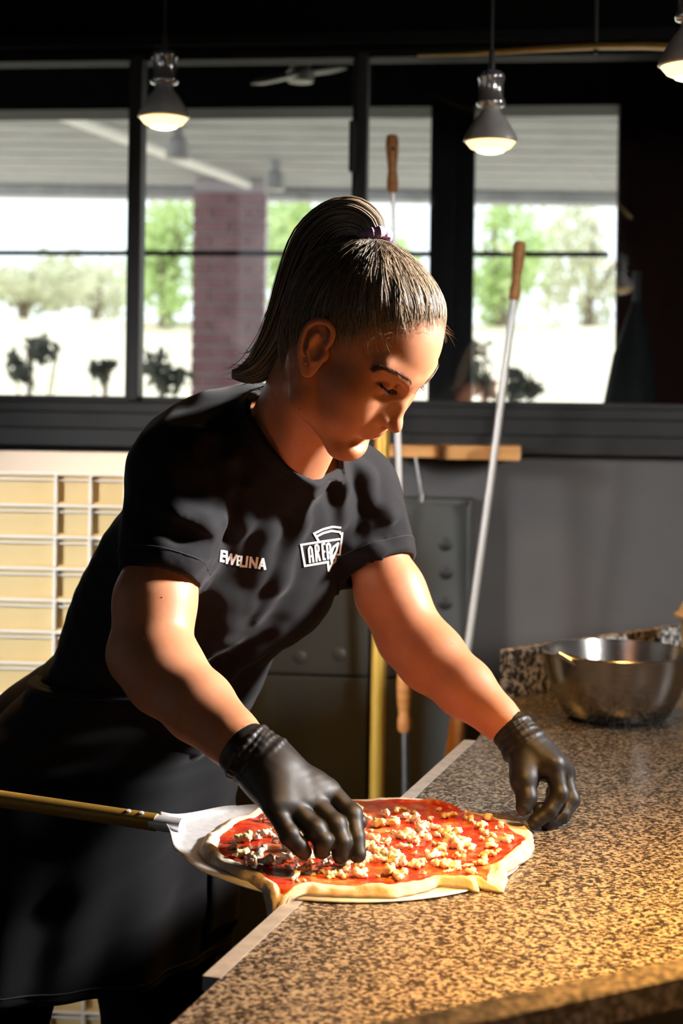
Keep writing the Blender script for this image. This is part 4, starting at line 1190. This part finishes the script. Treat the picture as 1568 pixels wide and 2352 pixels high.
# grooves running towards the tie
az = np.arctan2(Y_ - TIE_L[1], X_ - TIE_L[0])
gro = .0007 * np.sin(az * 46 + 3 * np.sin(az * 7)) + .0005 * np.sin(az * 97)
CAP.F = CAP.F - (np.clip(g_ * .20, .0002, .0070)).astype(np.float32) + (gro * np.clip(g_ / .02, 0, 1)).astype(np.float32)
COMB = Field(CAP.lo, CAP.lo + CAP.h * (CAP.n - 1), CAP.h, HM); COMB.F = CAP.F.copy()[:COMB.n[0], :COMB.n[1], :COMB.n[2]]
CAP.F = np.maximum(CAP.F, (.011 - g_).astype(np.float32))
Vc, Qc = CAP.mesh()
link('hair_cap', np_mesh('hair_cap', Vc, Qc), M_hair[0], person)
TIE = A_(hp(*TIE_L))
# strands combed back to the tie
VR = Vh[(Vh - HO) @ HU > -.09 * HS]
Lc_ = (VR - HO) @ np.stack([HF, HV, HU], 1) / HS
gv = hairline(Lc_[:, 0], Lc_[:, 1], Lc_[:, 2])
on_ear = (np.abs(Lc_[:, 1]) > .0705)
cand = np.where((gv > -.011) & (gv > -.0005 - .0105 * g2.random(len(gv)) ** 2.2) & ~on_ear & (np.linalg.norm(Lc_ - TIE_L, axis=1) > .022))[0]
wgt = np.where(gv[cand] < .012, 2.2, 1.0); wgt /= wgt.sum()
NS = 11000
rt = VR[g2.choice(cand, NS, p=wgt)] + g2.normal(size=(NS, 3)) * .0008
ms = 11
tq = np.linspace(0, 1, ms)[None, :, None]
tlen = .45 + .55 * g2.random((NS, 1, 1))
end = TIE + g2.normal(size=(NS, 3)) * .005
P = rt[:, None, :] + (end[:, None, :] - rt[:, None, :]) * tq * tlen
jit = g2.normal(size=(NS, 1, 3)) * .0016 * np.sin(tq * math.pi)
P = P + jit
offs = (.0004 + np.abs(g2.normal(size=(NS, 1))) * .0008) * (np.sin(np.linspace(0, 1, ms) * math.pi)[None, :] * 1.0 + .25)
sh = P.shape; Pf = P.reshape(-1, 3)
for _ in range(5): Pf = Pf - COMB.grad(Pf) * (COMB.sample(Pf) - offs.ravel())[:, None]
P = Pf.reshape(sh)
for _ in range(2): P[:, 1:-1] = (P[:, :-2] + 2 * P[:, 1:-1] + P[:, 2:]) / 4
def strand_object(name, P, rad, pick, taper=None, parent=person):
    V, Q = tubes(P, rad, taper)
    me = np_mesh(name, V, Q)
    for m_ in M_hair: me.materials.append(m_)
    seg = (P.shape[1] - 1); idx = np.tile(np.repeat(pick, seg), 3)
    me.polygons.foreach_set('material_index', idx.astype(np.int32))
    return link(name, me, None, parent)
Rl = (rt - HO) @ np.stack([HF, HV, HU], 1) / HS
front = np.clip((Rl[:, 0] + .02) / .08, 0, 1)  # front gets more ash strands, painting in key-light streaks over real blond highlights
pick = np.where((g2.random(NS) < .08 + .50 * front) | ((hairline(Rl[:, 0], Rl[:, 1], Rl[:, 2]) < .004) & (g2.random(NS) < .75)), 2, np.where(g2.random(NS) < .55, 1, 0))
strand_object('combed_hair', P, (.00014 + .00018 * g2.random(NS)) * np.clip(.55 + (hairline(*((rt - HO) @ np.stack([HF, HV, HU], 1) / HS).T) + .004) * 30, .45, 1), pick, np.r_[.25, .6, np.ones(ms - 4), .7, .4])
# ponytail
PT = [(858, 556, 1.733), (848, 522, 1.738), (815, 503, 1.752), (768, 512, 1.77), (722, 560, 1.785), (690, 640, 1.80), (664, 725, 1.812), (636, 790, 1.822), (600, 838, 1.832), (562, 858, 1.838), (525, 858, 1.842)]
PC = np.array([W(*q) for q in PT])
mp = 34
cl_ = spline(PC, mp); prad = np.interp(np.linspace(0, 1, mp), [0, .06, .2, .4, .6, .75, .88, 1], [.010, .017, .023, .026, .024, .020, .012, .003])
NPn = 1500
ax_ = g2.random(NPn) * 6.283; rad_ = np.sqrt(g2.random(NPn))
T = np.gradient(cl_, axis=0); T /= np.linalg.norm(T, axis=1, keepdims=True)
Xf = np.cross(T, A_([.2, 1, .1])); Xf /= np.linalg.norm(Xf, axis=1, keepdims=True); Yf = np.cross(T, Xf)
tw = np.linspace(0, .6, mp)
ang_ = ax_[:, None] + tw[None, :]
P = cl_[None] + (Xf[None] * np.cos(ang_)[..., None] * 1.0 + Yf[None] * np.sin(ang_)[..., None] * .85) * (prad[None, :, None] * rad_[:, None, None])
wob = g2.normal(size=(NPn, 3)) * .003
P += wob[:, None, :] * np.sin(np.linspace(0, 1, mp) * 3.0 + .2)[None, :, None] * np.linspace(.2, 1, mp)[None, :, None]
ends = (mp * (.80 + .20 * g2.random(NPn))).astype(int)
for i in range(NPn):
    if ends[i] < mp: P[i, ends[i]:] = P[i, ends[i] - 1]
fly = g2.random(NPn) < .035
P[fly] += (g2.normal(size=(int(fly.sum()), 1, 3)) * .010) * np.linspace(0, 1, mp)[None, :, None] ** 2
pick = np.where(g2.random(NPn) < .58, 2, np.where(g2.random(NPn) < .7, 1, 0))
pt = strand_object('ponytail', P, .00035 + .0003 * g2.random(NPn), pick, np.r_[np.ones(mp - 4), .8, .6, .4, .2])
MB().tube([Vector(c) for c in cl_[:-4]], [r * .86 for r in prad[:-4]], 14, flat=(1, .85)).build('ponytail_core', M_hair[1], pt, True)
# scrunchie
sc = MB(); tdir = nrm(cl_[3] - cl_[0]); xs = nrm(np.cross(tdir, [.1, .9, .2])); ys = np.cross(tdir, xs)
cs_ = cl_[1]
pts = []
for k in range(41):
    a = k / 40 * 2 * math.pi
    pts.append(Vector(cs_ + (xs * math.cos(a) + ys * math.sin(a)) * (.0165 + .0006 * math.sin(a * 9))))
sc.tube(pts, [.0060 + .0007 * math.sin(k * 1.9) for k in range(40)] + [.0060], 10, cap=False)
M_scr = noisy('lilac_fabric', (.36, .20, .36), (.46, .28, .46), 60, rough=.7, bump_s=.4, dist=.002)
sc.build('hair_tie', M_scr, person, True)
# loose baby hairs at the hairline and forehead
NB_ = 170
cand2 = np.where((np.abs(gv) < .006) & (Lc_[:, 0] > .03))[0]
rt = VR[g2.choice(cand2, NB_)]
dd_ = (-HF * .35 + HU * .25) + HEAD.grad(rt) * .22 + g2.normal(size=(NB_, 3)) * .42
dd_ /= np.linalg.norm(dd_, axis=1, keepdims=True)
ln_ = (.006 + .012 * g2.random(NB_))[:, None]
crl = np.cross(dd_, g2.normal(size=(NB_, 3))); crl /= np.linalg.norm(crl, axis=1, keepdims=True)
P = np.stack([rt + dd_ * ln_ * q + crl * ln_ * .45 * q * q + A_([0, 0, -.006]) * q * q for q in np.linspace(0, 1, 7)], 1)
strand_object('loose_hairs', P, np.full(NB_, .00010), np.full(NB_, 2), np.linspace(1, .4, 7))

# ---------------------------------------------------------------- ear studs
M_stud = mat('clear_crystal', (.9, .88, .85), .08, .6)
for px, py, r in ((698, 816, .0011), (701, 835, .0010), (706, 844, .0007)):
    q = HEAD.hit([(px, py)])[0]
    if not np.isnan(q).any():
        MB().lathe([(0, -r), (r * .7, -r * .7), (r, 0), (r * .7, r * .7), (0, r)], q, 10).build('ear_stud', M_stud, person, True)

# small moles on arms and neck
M_mole = mat('brown_mole', (.16, .055, .03), .6)
for fld, px, py, r in ((BODY, 372, 1372, .0008), (BODY, 330, 1468, .0007), (BODY, 447, 1625, .0009), (BODY, 470, 1652, .0007), (BODY, 588, 1682, .0009), (BODY, 1038, 1478, .0007), (BODY, 990, 1492, .0007), (BODY, 560, 1668, .0006),
                       (HEAD, 637, 914, .0009), (HEAD, 687, 939, .0008), (HEAD, 610, 998, .0008), (HEAD, 680, 1012, .0006), (HEAD, 651, 1040, .0007)):
    q = fld.hit([(px, py)])[0]
    if np.isnan(q).any(): continue
    n_ = fld.grad(q[None])[0]
    MB().lathe([(0, -r * .2), (r, 0), (r * .6, r * .35), (0, r * .45)], q + n_ * .0002, 8, n_).build('mole', M_mole, person, True)
# ---------------------------------------------------------------- t-shirt
HR_ = A_(W(371, 1332, 1.832)); HL_ = A_(W(872, 1312, 2.035))
lo = np.min([SR, HR_, PV, SL], 0) - [.20, .16, .12]; hi = np.max([SL, HL_, NB, SR], 0) + [.14, .16, .12]
SHIRT = Field(lo, hi, .0028)
torso(SHIRT, .007, .055)
dR = nrm(ER - HR_); dL = nrm(EL - HL_)
SHIRT.chain([SR + TN * .004, lerp(SR, HR_, .55), HR_ + dR * .02], [.054, .0535, .0462], k=.03)
SHIRT.chain([SL + TN * .004, lerp(SL, HL_, .55), HL_ + dL * .02], [.047, .0490, .0478], k=.03)
# cloth rising round the neck, later trimmed by the collar plane
CA, CB, CC = A_(W(556, 785, 1.950)), A_(W(704, 1090, 1.850)), A_(W(742, 1030, 1.935))
cn = nrm(np.cross(CB - CA, CC - CA)); cn = cn if cn @ (A_(HO) - NB) > 0 else -cn
NK = A_(hp(-.022, 0, -.020)); NK2 = A_(hp(.018, 0, -.052)); NF = NB + TN * .045
SHIRT.cone(NB, lerp(NB, NK, .62), .0625, .0590, .025)
SHIRT.cone(NB + TN * .030, lerp(NB + TN * .030, A_(hp(.014, 0, -.050)), .6), .0360, .0340, .025)
# collar opening runs along the neck
NC0 = NB + TN * .014 + TT * .066; NC1 = A_(hp(-.004, 0, -.050))
folds = [  # pixels along the fold, radius, height, kind
    ([(405, 985), (470, 1010), (520, 1065), (535, 1150), (505, 1225)], .012, .006, 1), ([(430, 1000), (485, 1040), (512, 1100), (512, 1170)], .008, .005, -1),
    ([(545, 1075), (548, 1150), (530, 1230), (500, 1290)], .010, .005, -1), ([(570, 1120), (560, 1200), (540, 1290)], .010, .004, 1),
    ([(330, 1150), (400, 1195), (470, 1215), (505, 1200)], .010, .005, 1), ([(350, 1185), (410, 1230), (470, 1240)], .008, .004, -1),
    ([(320, 1225), (370, 1275), (430, 1295), (470, 1280)], .010, .005, 1), ([(405, 1060), (440, 1120), (490, 1160)], .008, .004, -1),
    ([(625, 1130), (610, 1220), (595, 1310), (580, 1400)], .012, .003, 1), ([(722, 1120), (690, 1210), (640, 1320), (590, 1420)], .004, .0016, 1),
    ([(770, 1060), (785, 1120), (788, 1200)], .008, .004, 1), ([(752, 1075), (765, 1130), (768, 1190)], .006, .003, -1),
    ([(800, 1060), (825, 1110), (838, 1180), (822, 1260)], .008, .004, -1), ([(815, 1050), (845, 1100), (858, 1160)], .008, .004, 1),
    ([(850, 1200), (890, 1185), (920, 1160)], .008, .004, 1), ([(835, 1250), (880, 1240), (925, 1215)], .008, .004, -1), ([(800, 1270), (860, 1275), (930, 1260)], .008, .003, 1),
    ([(640, 1450), (580, 1500), (520, 1560)], .012, .005, 1), ([(700, 1430), (630, 1520), (560, 1600)], .012, .004, -1), ([(560, 1480), (500, 1530), (460, 1600)], .010, .004, -1),
    ([(235, 1230), (215, 1330), (180, 1420)], .014, .005, 1), ([(200, 1360), (150, 1430), (110, 1480)], .012, .008, 1), ([(170, 1400), (125, 1460), (95, 1490)], .010, .006, -1), ([(130, 1470), (180, 1500), (240, 1510)], .014, .009, 1),
    ([(480, 1300), (470, 1400), (480, 1480)], .012, .004, -1), ([(660, 1250), (640, 1330), (600, 1420)], .014, .003, 1)]
todo = []
for pts, r, amp, kind in folds:
    P = SHIRT.hit(pts, d1=2.5); N = SHIRT.grad(np.nan_to_num(P))
    todo.append((P, N, r, amp, kind))
for P, N, r, amp, kind in todo:
    if np.isnan(P).any(): continue
    amp = amp * (.55 if kind < 0 else .8)
    C = P - N * (r - amp) if kind > 0 else P + N * (r - amp)
    for i in range(len(C) - 1):
        e0 = .25 if i == 0 else 1; e1 = .25 if i == len(C) - 2 else 1
        SHIRT.cone(C[i], C[i + 1], r * e0, r * e1, .018, 'add' if kind > 0 else 'sub')
# soft cloth waviness
sl_, X_, Y_, Z_ = SHIRT.grid(SHIRT.lo, SHIRT.lo + SHIRT.h * SHIRT.n)
SHIRT.F += (.0012 * np.sin(X_ * 63 + 2 * np.sin(Z_ * 21)) * np.sin(Y_ * 48 + Z_ * 33) + .0007 * np.sin(X_ * 120 + Z_ * 60) * np.sin(Z_ * 95 - Y_ * 70)).astype(np.float32)
SOLID = Field(lo, hi, .0028); SOLID.F = SHIRT.F.copy()
# ribbed collar band
cpl = (X_ - CB[0]) * cn[0] + (Y_ - CB[1]) * cn[1] + (Z_ - CB[2]) * cn[2]
cc_ = (CA + CC) / 2 * .5 + CB * .5
crad = sd_cone(X_, Y_, Z_, NB - TT * .015 + TN * .018, NK, .078, .072)
SHIRT.F -= (.0016 * np.clip((cpl + .019) / .0015, 0, 1) * (crad < .0)).astype(np.float32)
for hem, dr in ((HR_, dR), (HL_, dL)):
    t = (X_ - hem[0]) * dr[0] + (Y_ - hem[1]) * dr[1] + (Z_ - hem[2]) * dr[2]
    rr_ = np.sqrt(np.maximum((X_ - hem[0]) ** 2 + (Y_ - hem[1]) ** 2 + (Z_ - hem[2]) ** 2 - t * t, 0))
    near = (rr_ < .062)
    SHIRT.F -= (near * (.0011 * (t > -.022))).astype(np.float32)
SHIRT.F = np.maximum(SHIRT.F, -(SHIRT.F + .0075))
SHIRT.F = np.maximum(SHIRT.F, np.where(crad < 0, cpl, -1)).astype(np.float32)
for hem, dr, cv in ((HR_, dR, 0), (HL_, dL, 0)):
    t = (X_ - hem[0]) * dr[0] + (Y_ - hem[1]) * dr[1] + (Z_ - hem[2]) * dr[2]
    rr_ = np.sqrt(np.maximum((X_ - hem[0]) ** 2 + (Y_ - hem[1]) ** 2 + (Z_ - hem[2]) ** 2 - t * t, 0))
    cut = np.minimum(t, .058 - rr_)                          # positive inside the part to remove
    cut = np.where(t > .045, -1, cut)
    SHIRT.F = np.maximum(SHIRT.F, cut).astype(np.float32)
tz = (X_ - PV[0]) * TT[0] + (Y_ - PV[1]) * TT[1] + (Z_ - PV[2]) * TT[2]
SHIRT.F = np.maximum(SHIRT.F, (-.05 - tz)).astype(np.float32)
Vs, Qs = SHIRT.mesh(); Vs = relax(Vs, Qs, 4, .5)
tee = link('t_shirt', np_mesh('t_shirt', Vs, Qs), M_shirt, person)

# ---------------------------------------------------------------- prints on the chest
M_print = mat('white_print', (.78, .77, .74), .6)
def strokes(lines, width, name, parent, org=(470, 1180), k=.2296, off=.0012):
    V, Q = [], []
    for ln in lines:
        w = width
        if isinstance(ln, tuple): ln, w = ln
        pts = [np.array(p, float) for p in ln]
        # resample
        pp_ = [pts[0]]
        for a, b in zip(pts, pts[1:]):
            n = max(1, int(np.linalg.norm(b - a) / 12))
            pp_ += [a + (b - a) * (i + 1) / n for i in range(n)]
        pp_ = np.array(pp_)
        keys = [0]; acc = 0
        T = np.gradient(pp_, axis=0); T /= np.linalg.norm(T, axis=1, keepdims=True) + 1e-9
        Nn = np.stack([-T[:, 1], T[:, 0]], 1) * w / 2
        pp_[0] -= T[0] * w * .45; pp_[-1] += T[-1] * w * .45
        quad = np.stack([pp_ - Nn, pp_, pp_ + Nn], 1).reshape(-1, 2)
        pix = [(org[0] + x * k, org[1] + y * k) for x, y in quad]
        P = SOLID.hit(pix, d1=2.4); G = SOLID.grad(np.nan_to_num(P, nan=1.0))
        P = P + G * off
        b0 = len(V); V += list(P)
        for i in range(len(pp_) - 1):
            for j in (0, 1):
                Q.append((b0 + 3 * i + j, b0 + 3 * i + j + 1, b0 + 3 * i + j + 4, b0 + 3 * i + j + 3))
    V = np.array(V); bad = np.isnan(V).any(1)
    Q = [q for q in Q if not bad[list(q)].any()]
    return link(name, np_mesh(name, np.nan_to_num(V), np.array(Q)), M_print, parent)
strokes([[(162, 374), (152, 468)], [(168, 374), (206, 378)], [(160, 418), (192, 422)], [(153, 466), (182, 471)],
         [(213, 380), (217, 487)], [(217, 487), (262, 402)], [(262, 402), (270, 498)], [(270, 498), (314, 410)],
         ([(328, 418), (322, 508)], 18), ([(330, 420), (342, 421)], 18), ([(326, 463), (340, 465)], 18), ([(324, 507), (336, 509)], 18),
         [(364, 426), (357, 516)], [(357, 520), (392, 523)], [(426, 428), (416, 526)],
         [(463, 436), (453, 531)], [(463, 440), (510, 534)], [(525, 441), (512, 534)],
         [(578, 452), (543, 540)], [(580, 452), (598, 546)], ([(560, 516), (590, 520)], 18)], 23, 'name_print', tee)
strokes([[(1338, 250), (958, 306)], [(958, 306), (997, 518)], [(997, 518), (1226, 480)],
         [(1352, 132), (1270, 128), (1180, 150), (1088, 195)], [(1088, 195), (1128, 262)], [(1346, 177), (1260, 168), (1180, 190), (1122, 220)],
         [(1352, 194), (1369, 190)], [(1369, 190), (1352, 398)], [(1352, 402), (1322, 406)],
         [(1328, 292), (1280, 328), (1260, 385), (1256, 450), (1266, 492)], [(1328, 292), (1312, 370), (1276, 430), (1262, 480)],
         [(1224, 488), (1232, 566)], [(1232, 566), (1262, 505), (1298, 474), (1306, 436)], ([(1306, 436), (1282, 446), (1316, 394)], 12),
         ([(1046, 480), (1034, 350), (1048, 322), (1064, 345), (1080, 474)], 18), ([(1044, 424), (1068, 419)], 14),
         ([(1112, 468), (1100, 314), (1118, 306), (1132, 328), (1132, 366), (1112, 384)], 18), ([(1122, 388), (1144, 460)], 18),
         ([(1194, 452), (1180, 454), (1167, 302), (1188, 297)], 18), ([(1174, 378), (1190, 374)], 16),
         ([(1226, 446), (1213, 310), (1230, 290), (1246, 312), (1254, 440)], 18), ([(1222, 386), (1246, 381)], 14)], 19, 'logo_print', tee)
# stitching lines at the sleeve hems
M_stitch = mat('charcoal_thread', (.03, .03, .033), .8)
for hem, dr, nm in ((HR_, dR, 0), (HL_, dL, 1)):
    x0 = nrm(np.cross(dr, [0, 0, 1])); y0 = np.cross(dr, x0); pts = []
    for a in np.linspace(0, 2 * math.pi, 73):
        dv = x0 * math.cos(a) + y0 * math.sin(a); c = hem - dr * .020
        r = np.arange(.030, .075, .001); v = SOLID.sample(c + dv * r[:, None]); k_ = np.argmax(v > 0) if (v > 0).any() else 15
        pts.append(Vector(c + dv * (r[k_] + .0007)))
    MB().tube(pts, .0005, 4, cap=False).build('hem_stitching', M_stitch, tee)

# ---------------------------------------------------------------- apron and trousers
zw = 1.03; zh = W(300, 2225, 2.10).z
aL = nrm([TL[0], TL[1], 0]); aN = nrm([TN[0], TN[1], 0])
na, nz = 160, 60
V = []
for j in range(nz + 1):
    t = j / nz; z = zw + (zh - zw) * t
    cx = np.interp(t, [0, .25, .5, 1], [-.250, -.304, -.322, -.336]); cy = np.interp(t, [0, .3, 1], [2.095, 2.15, 2.155])
    rl = np.interp(t, [0, .2, .45, .8, 1], [.146, .194, .214, .214, .212]); rn = np.interp(t, [0, .2, .45, .8, 1], [.122, .146, .154, .160, .160])
    for i in range(na):
        a = i / na * 2 * math.pi
        w_ = t ** 1.3 * (.009 * math.sin(a * 7 + .6 + 2 * t) + .006 * math.sin(a * 13 + 1.7 - 3 * t)) + .004 * math.exp(-((t - .25) / .12) ** 2) * math.sin(z * 130 + a * 3) + .004 * math.exp(-((t - .55) / .2) ** 2) * math.sin(z * 75 + a * 5 + 1.3 * math.sin(a * 4))
        p = np.array([cx, cy, z]) + aL * math.cos(a) * (rl + w_) + aN * math.sin(a) * (rn + w_)
        V.append(p)
Q = [(j * na + i, j * na + (i + 1) % na, (j + 1) * na + (i + 1) % na, (j + 1) * na + i) for j in range(nz) for i in range(na)]
ap = link('apron', np_mesh('apron', V, Q), M_apron, person)
md = ap.modifiers.new('cloth', 'SOLIDIFY'); md.thickness = .003; md.offset = 1
# raised pocket on the apron front, hem seam
def ap_pt(t, a, off=0.0):
    j = t * nz; j0 = int(min(j, nz - 1)); f = j - j0; i = (a / (2 * math.pi) * na) % na; i0 = int(i); g_ = i - i0
    q = lambda jj, ii: V[jj * na + ii % na]
    p = (q(j0, i0) * (1 - g_) + q(j0, i0 + 1) * g_) * (1 - f) + (q(j0 + 1, i0) * (1 - g_) + q(j0 + 1, i0 + 1) * g_) * f
    n_ = aL * math.cos(a) + aN * math.sin(a)
    return Vector(p + n_ * off)
MB().tube([ap_pt(.965, k / 90 * 2 * math.pi, .0032) for k in range(91)], .0011, 5, cap=False).build('hem_seam', M_stitch, ap)
pk = MB()
n1_, n2_ = 14, 10
gv_ = [[pk.bm.verts.new(ap_pt(.55 + .36 * j / n2_, .25 + .85 * i / n1_, .0050)) for i in range(n1_ + 1)] for j in range(n2_ + 1)]
for j in range(n2_):
    for i in range(n1_): pk.bm.faces.new((gv_[j][i], gv_[j][i + 1], gv_[j + 1][i + 1], gv_[j + 1][i]))
po = pk.build('pocket', M_apron, ap, True); md = po.modifiers.new('cloth', 'SOLIDIFY'); md.thickness = .004
# band and knot at the small of the back
MB().tube([ap_pt(.012, k / 60 * 2 * math.pi, .006) for k in range(61)], .008, 8, cap=False, flat=(1, .5)).build('waistband', M_apron, ap, True)
TR = Field(np.min([KR, FR, PV], 0) - [.16, .16, .02], np.max([KL, FL, PV], 0) + [.16, .16, .05], .006)
TR.lo[2] = TR.lo[2]
for hq_, kq, fq in ((HIPR, KR, FR), (HIPL, KL, FL)):
    TR.chain([hq_, lerp(hq_, kq, .5), kq, lerp(kq, fq, .5), lerp(fq, kq, .06)], [.110, .092, .074, .068, .060], k=.03)
sl_, X_, Y_, Z_ = TR.grid(TR.lo, TR.lo + TR.h * TR.n)
TR.F += (.0025 * np.sin(Z_ * 70 + 3 * np.sin(X_ * 25)) * np.sin(X_ * 40 + Y_ * 30)).astype(np.float32)
Vt, Qt = TR.mesh(); link('trousers', np_mesh('trousers', relax(Vt, Qt, 1), Qt), M_trouser, person)
for k, fq in enumerate((FR, FL)):
    SHf = Field(fq - [.14, .24, .06], fq + [.26, .14, .10], .006)
    SHf.cone(fq + A_([0, 0, .01]), fq + A_([TN[0] * .19, TN[1] * .19, -.012]), .046, .036, .02)
    SHf.F = np.maximum(SHf.F, (-(SHf.lo[2] + SHf.h * np.arange(SHf.n[2]))[None, None, :] + .001)).astype(np.float32)
    a_, b_2 = SHf.mesh(); link('shoe', np_mesh('shoe', a_, b_2), M_trouser, person)

# ---------------------------------------------------------------- gloves
def glove(name, wrist, cuff, mcps, fingers, thumb, web, frad, rings, palm_r):
    allp = [A_(W(*p)) for p in cuff + mcps + thumb] + [A_(W(*p)) for f in fingers for p in f]
    G = Field(np.min(allp, 0) - .05, np.max(allp, 0) + .05, .0015)
    w = A_(W(*wrist))
    c = [A_(W(*p)) for p in cuff]
    G.cone(c[0], c[1], rings[0], rings[1], .006)
    G.cone(c[1], w, rings[1] * .94, palm_r + .006, .01)
    M_ = [A_(W(*p)) for p in mcps]
    for i, m_ in enumerate(M_):
        side = lerp(w, m_, .18)
        G.cone(side, m_, palm_r, frad[i] * 1.22, .016)
    for i in range(3): G.cone(lerp(w, lerp(M_[i], M_[i + 1], .5), .35), lerp(M_[i], M_[i + 1], .5), palm_r, frad[i] * 1.05, .014)
    for i, f in enumerate(fingers):
        P = [M_[i]] + [A_(W(*p)) for p in f]
        r = frad[i]
        G.chain(P, [r * 1.15, r * 1.02, r * .95, r * .84], k=.0028)
        G.cone(P[1], P[1] + 1e-4, r * 1.06, r * 1.06, .004)
    T_ = [A_(W(*p)) for p in thumb]
    G.chain(T_, [.0165, .0140, .0112, .0092], k=.006)
    if web: G.cone(lerp(T_[0], T_[1], .7), lerp(w, M_[0], .75), .010, .010, .016)
    # cuff roll and wrinkles
    ax = nrm(c[1] - c[0]); xx = nrm(np.cross(ax, [.2, .3, .9])); yy = np.cross(ax, xx)
    for t, rr_, am in ((0.0, .0022, .0), (.22, .0012, .3), (.48, .0012, -.4), (.72, .0013, .35), (1.0, .0026, .15)):
        cc = lerp(c[0], c[1], t); R_ = rings[0] + (rings[1] - rings[0]) * t
        ring = [cc + (xx * math.cos(a) + yy * math.sin(a)) * (R_ + .0002) + ax * am * .008 * math.sin(a * 2 + t * 9) for a in np.linspace(0, 2 * math.pi, 25)]
        for p, q in zip(ring, ring[1:]): G.cone(p, q, rr_, rr_, .003)
    sl_, X_, Y_, Z_ = G.grid(G.lo, G.lo + G.h * G.n)
    G.F += (.00012 * np.sin(X_ * 300 + 4 * np.sin(Z_ * 110)) * np.sin(Z_ * 260 + Y_ * 200)).astype(np.float32)
    V, Q = G.mesh(); V = relax(V, Q, 1, .4)
    return link(name, np_mesh(name, V, Q), M_glove, person)
glove('glove', (612, 1766, 1.672), [(567, 1727, 1.683), (612, 1760, 1.676)],
      [(752, 1816, 1.672), (712, 1838, 1.655), (668, 1850, 1.640), (627, 1850, 1.628)],
      [[(806, 1872, 1.655), (815, 1925, 1.640), (821, 1962, 1.632)], [(768, 1895, 1.638), (783, 1935, 1.630), (782, 1963, 1.628)],
       [(722, 1905, 1.625), (742, 1932, 1.620), (739, 1953, 1.622)], [(664, 1918, 1.615), (686, 1943, 1.615), (698, 1957, 1.618)]],
      [(650, 1785, 1.705), (745, 1842, 1.715), (800, 1876, 1.712), (824, 1888, 1.704)], True, [.0108, .0112, .0106, .0094], (.0312, .0312), .0210)
glove('glove', (1210, 1724, 1.888), [(1176, 1676, 1.904), (1203, 1714, 1.893)],
      [(1272, 1758, 1.862), (1290, 1770, 1.885), (1294, 1778, 1.905), (1290, 1782, 1.922)],
      [[(1284, 1824, 1.850), (1262, 1862, 1.842), (1228, 1888, 1.836)], [(1309, 1838, 1.872), (1290, 1872, 1.860), (1258, 1894, 1.852)],
       [(1300, 1840, 1.900), (1268, 1860, 1.885), (1238, 1858, 1.868)], [(1272, 1820, 1.930), (1262, 1850, 1.915), (1262, 1868, 1.905)]],
      [(1200, 1750, 1.872), (1203, 1795, 1.853), (1209, 1832, 1.842), (1202, 1854, 1.835)], True, [.0102, .0102, .0096, .0084], (.0235, .0255), .0165)
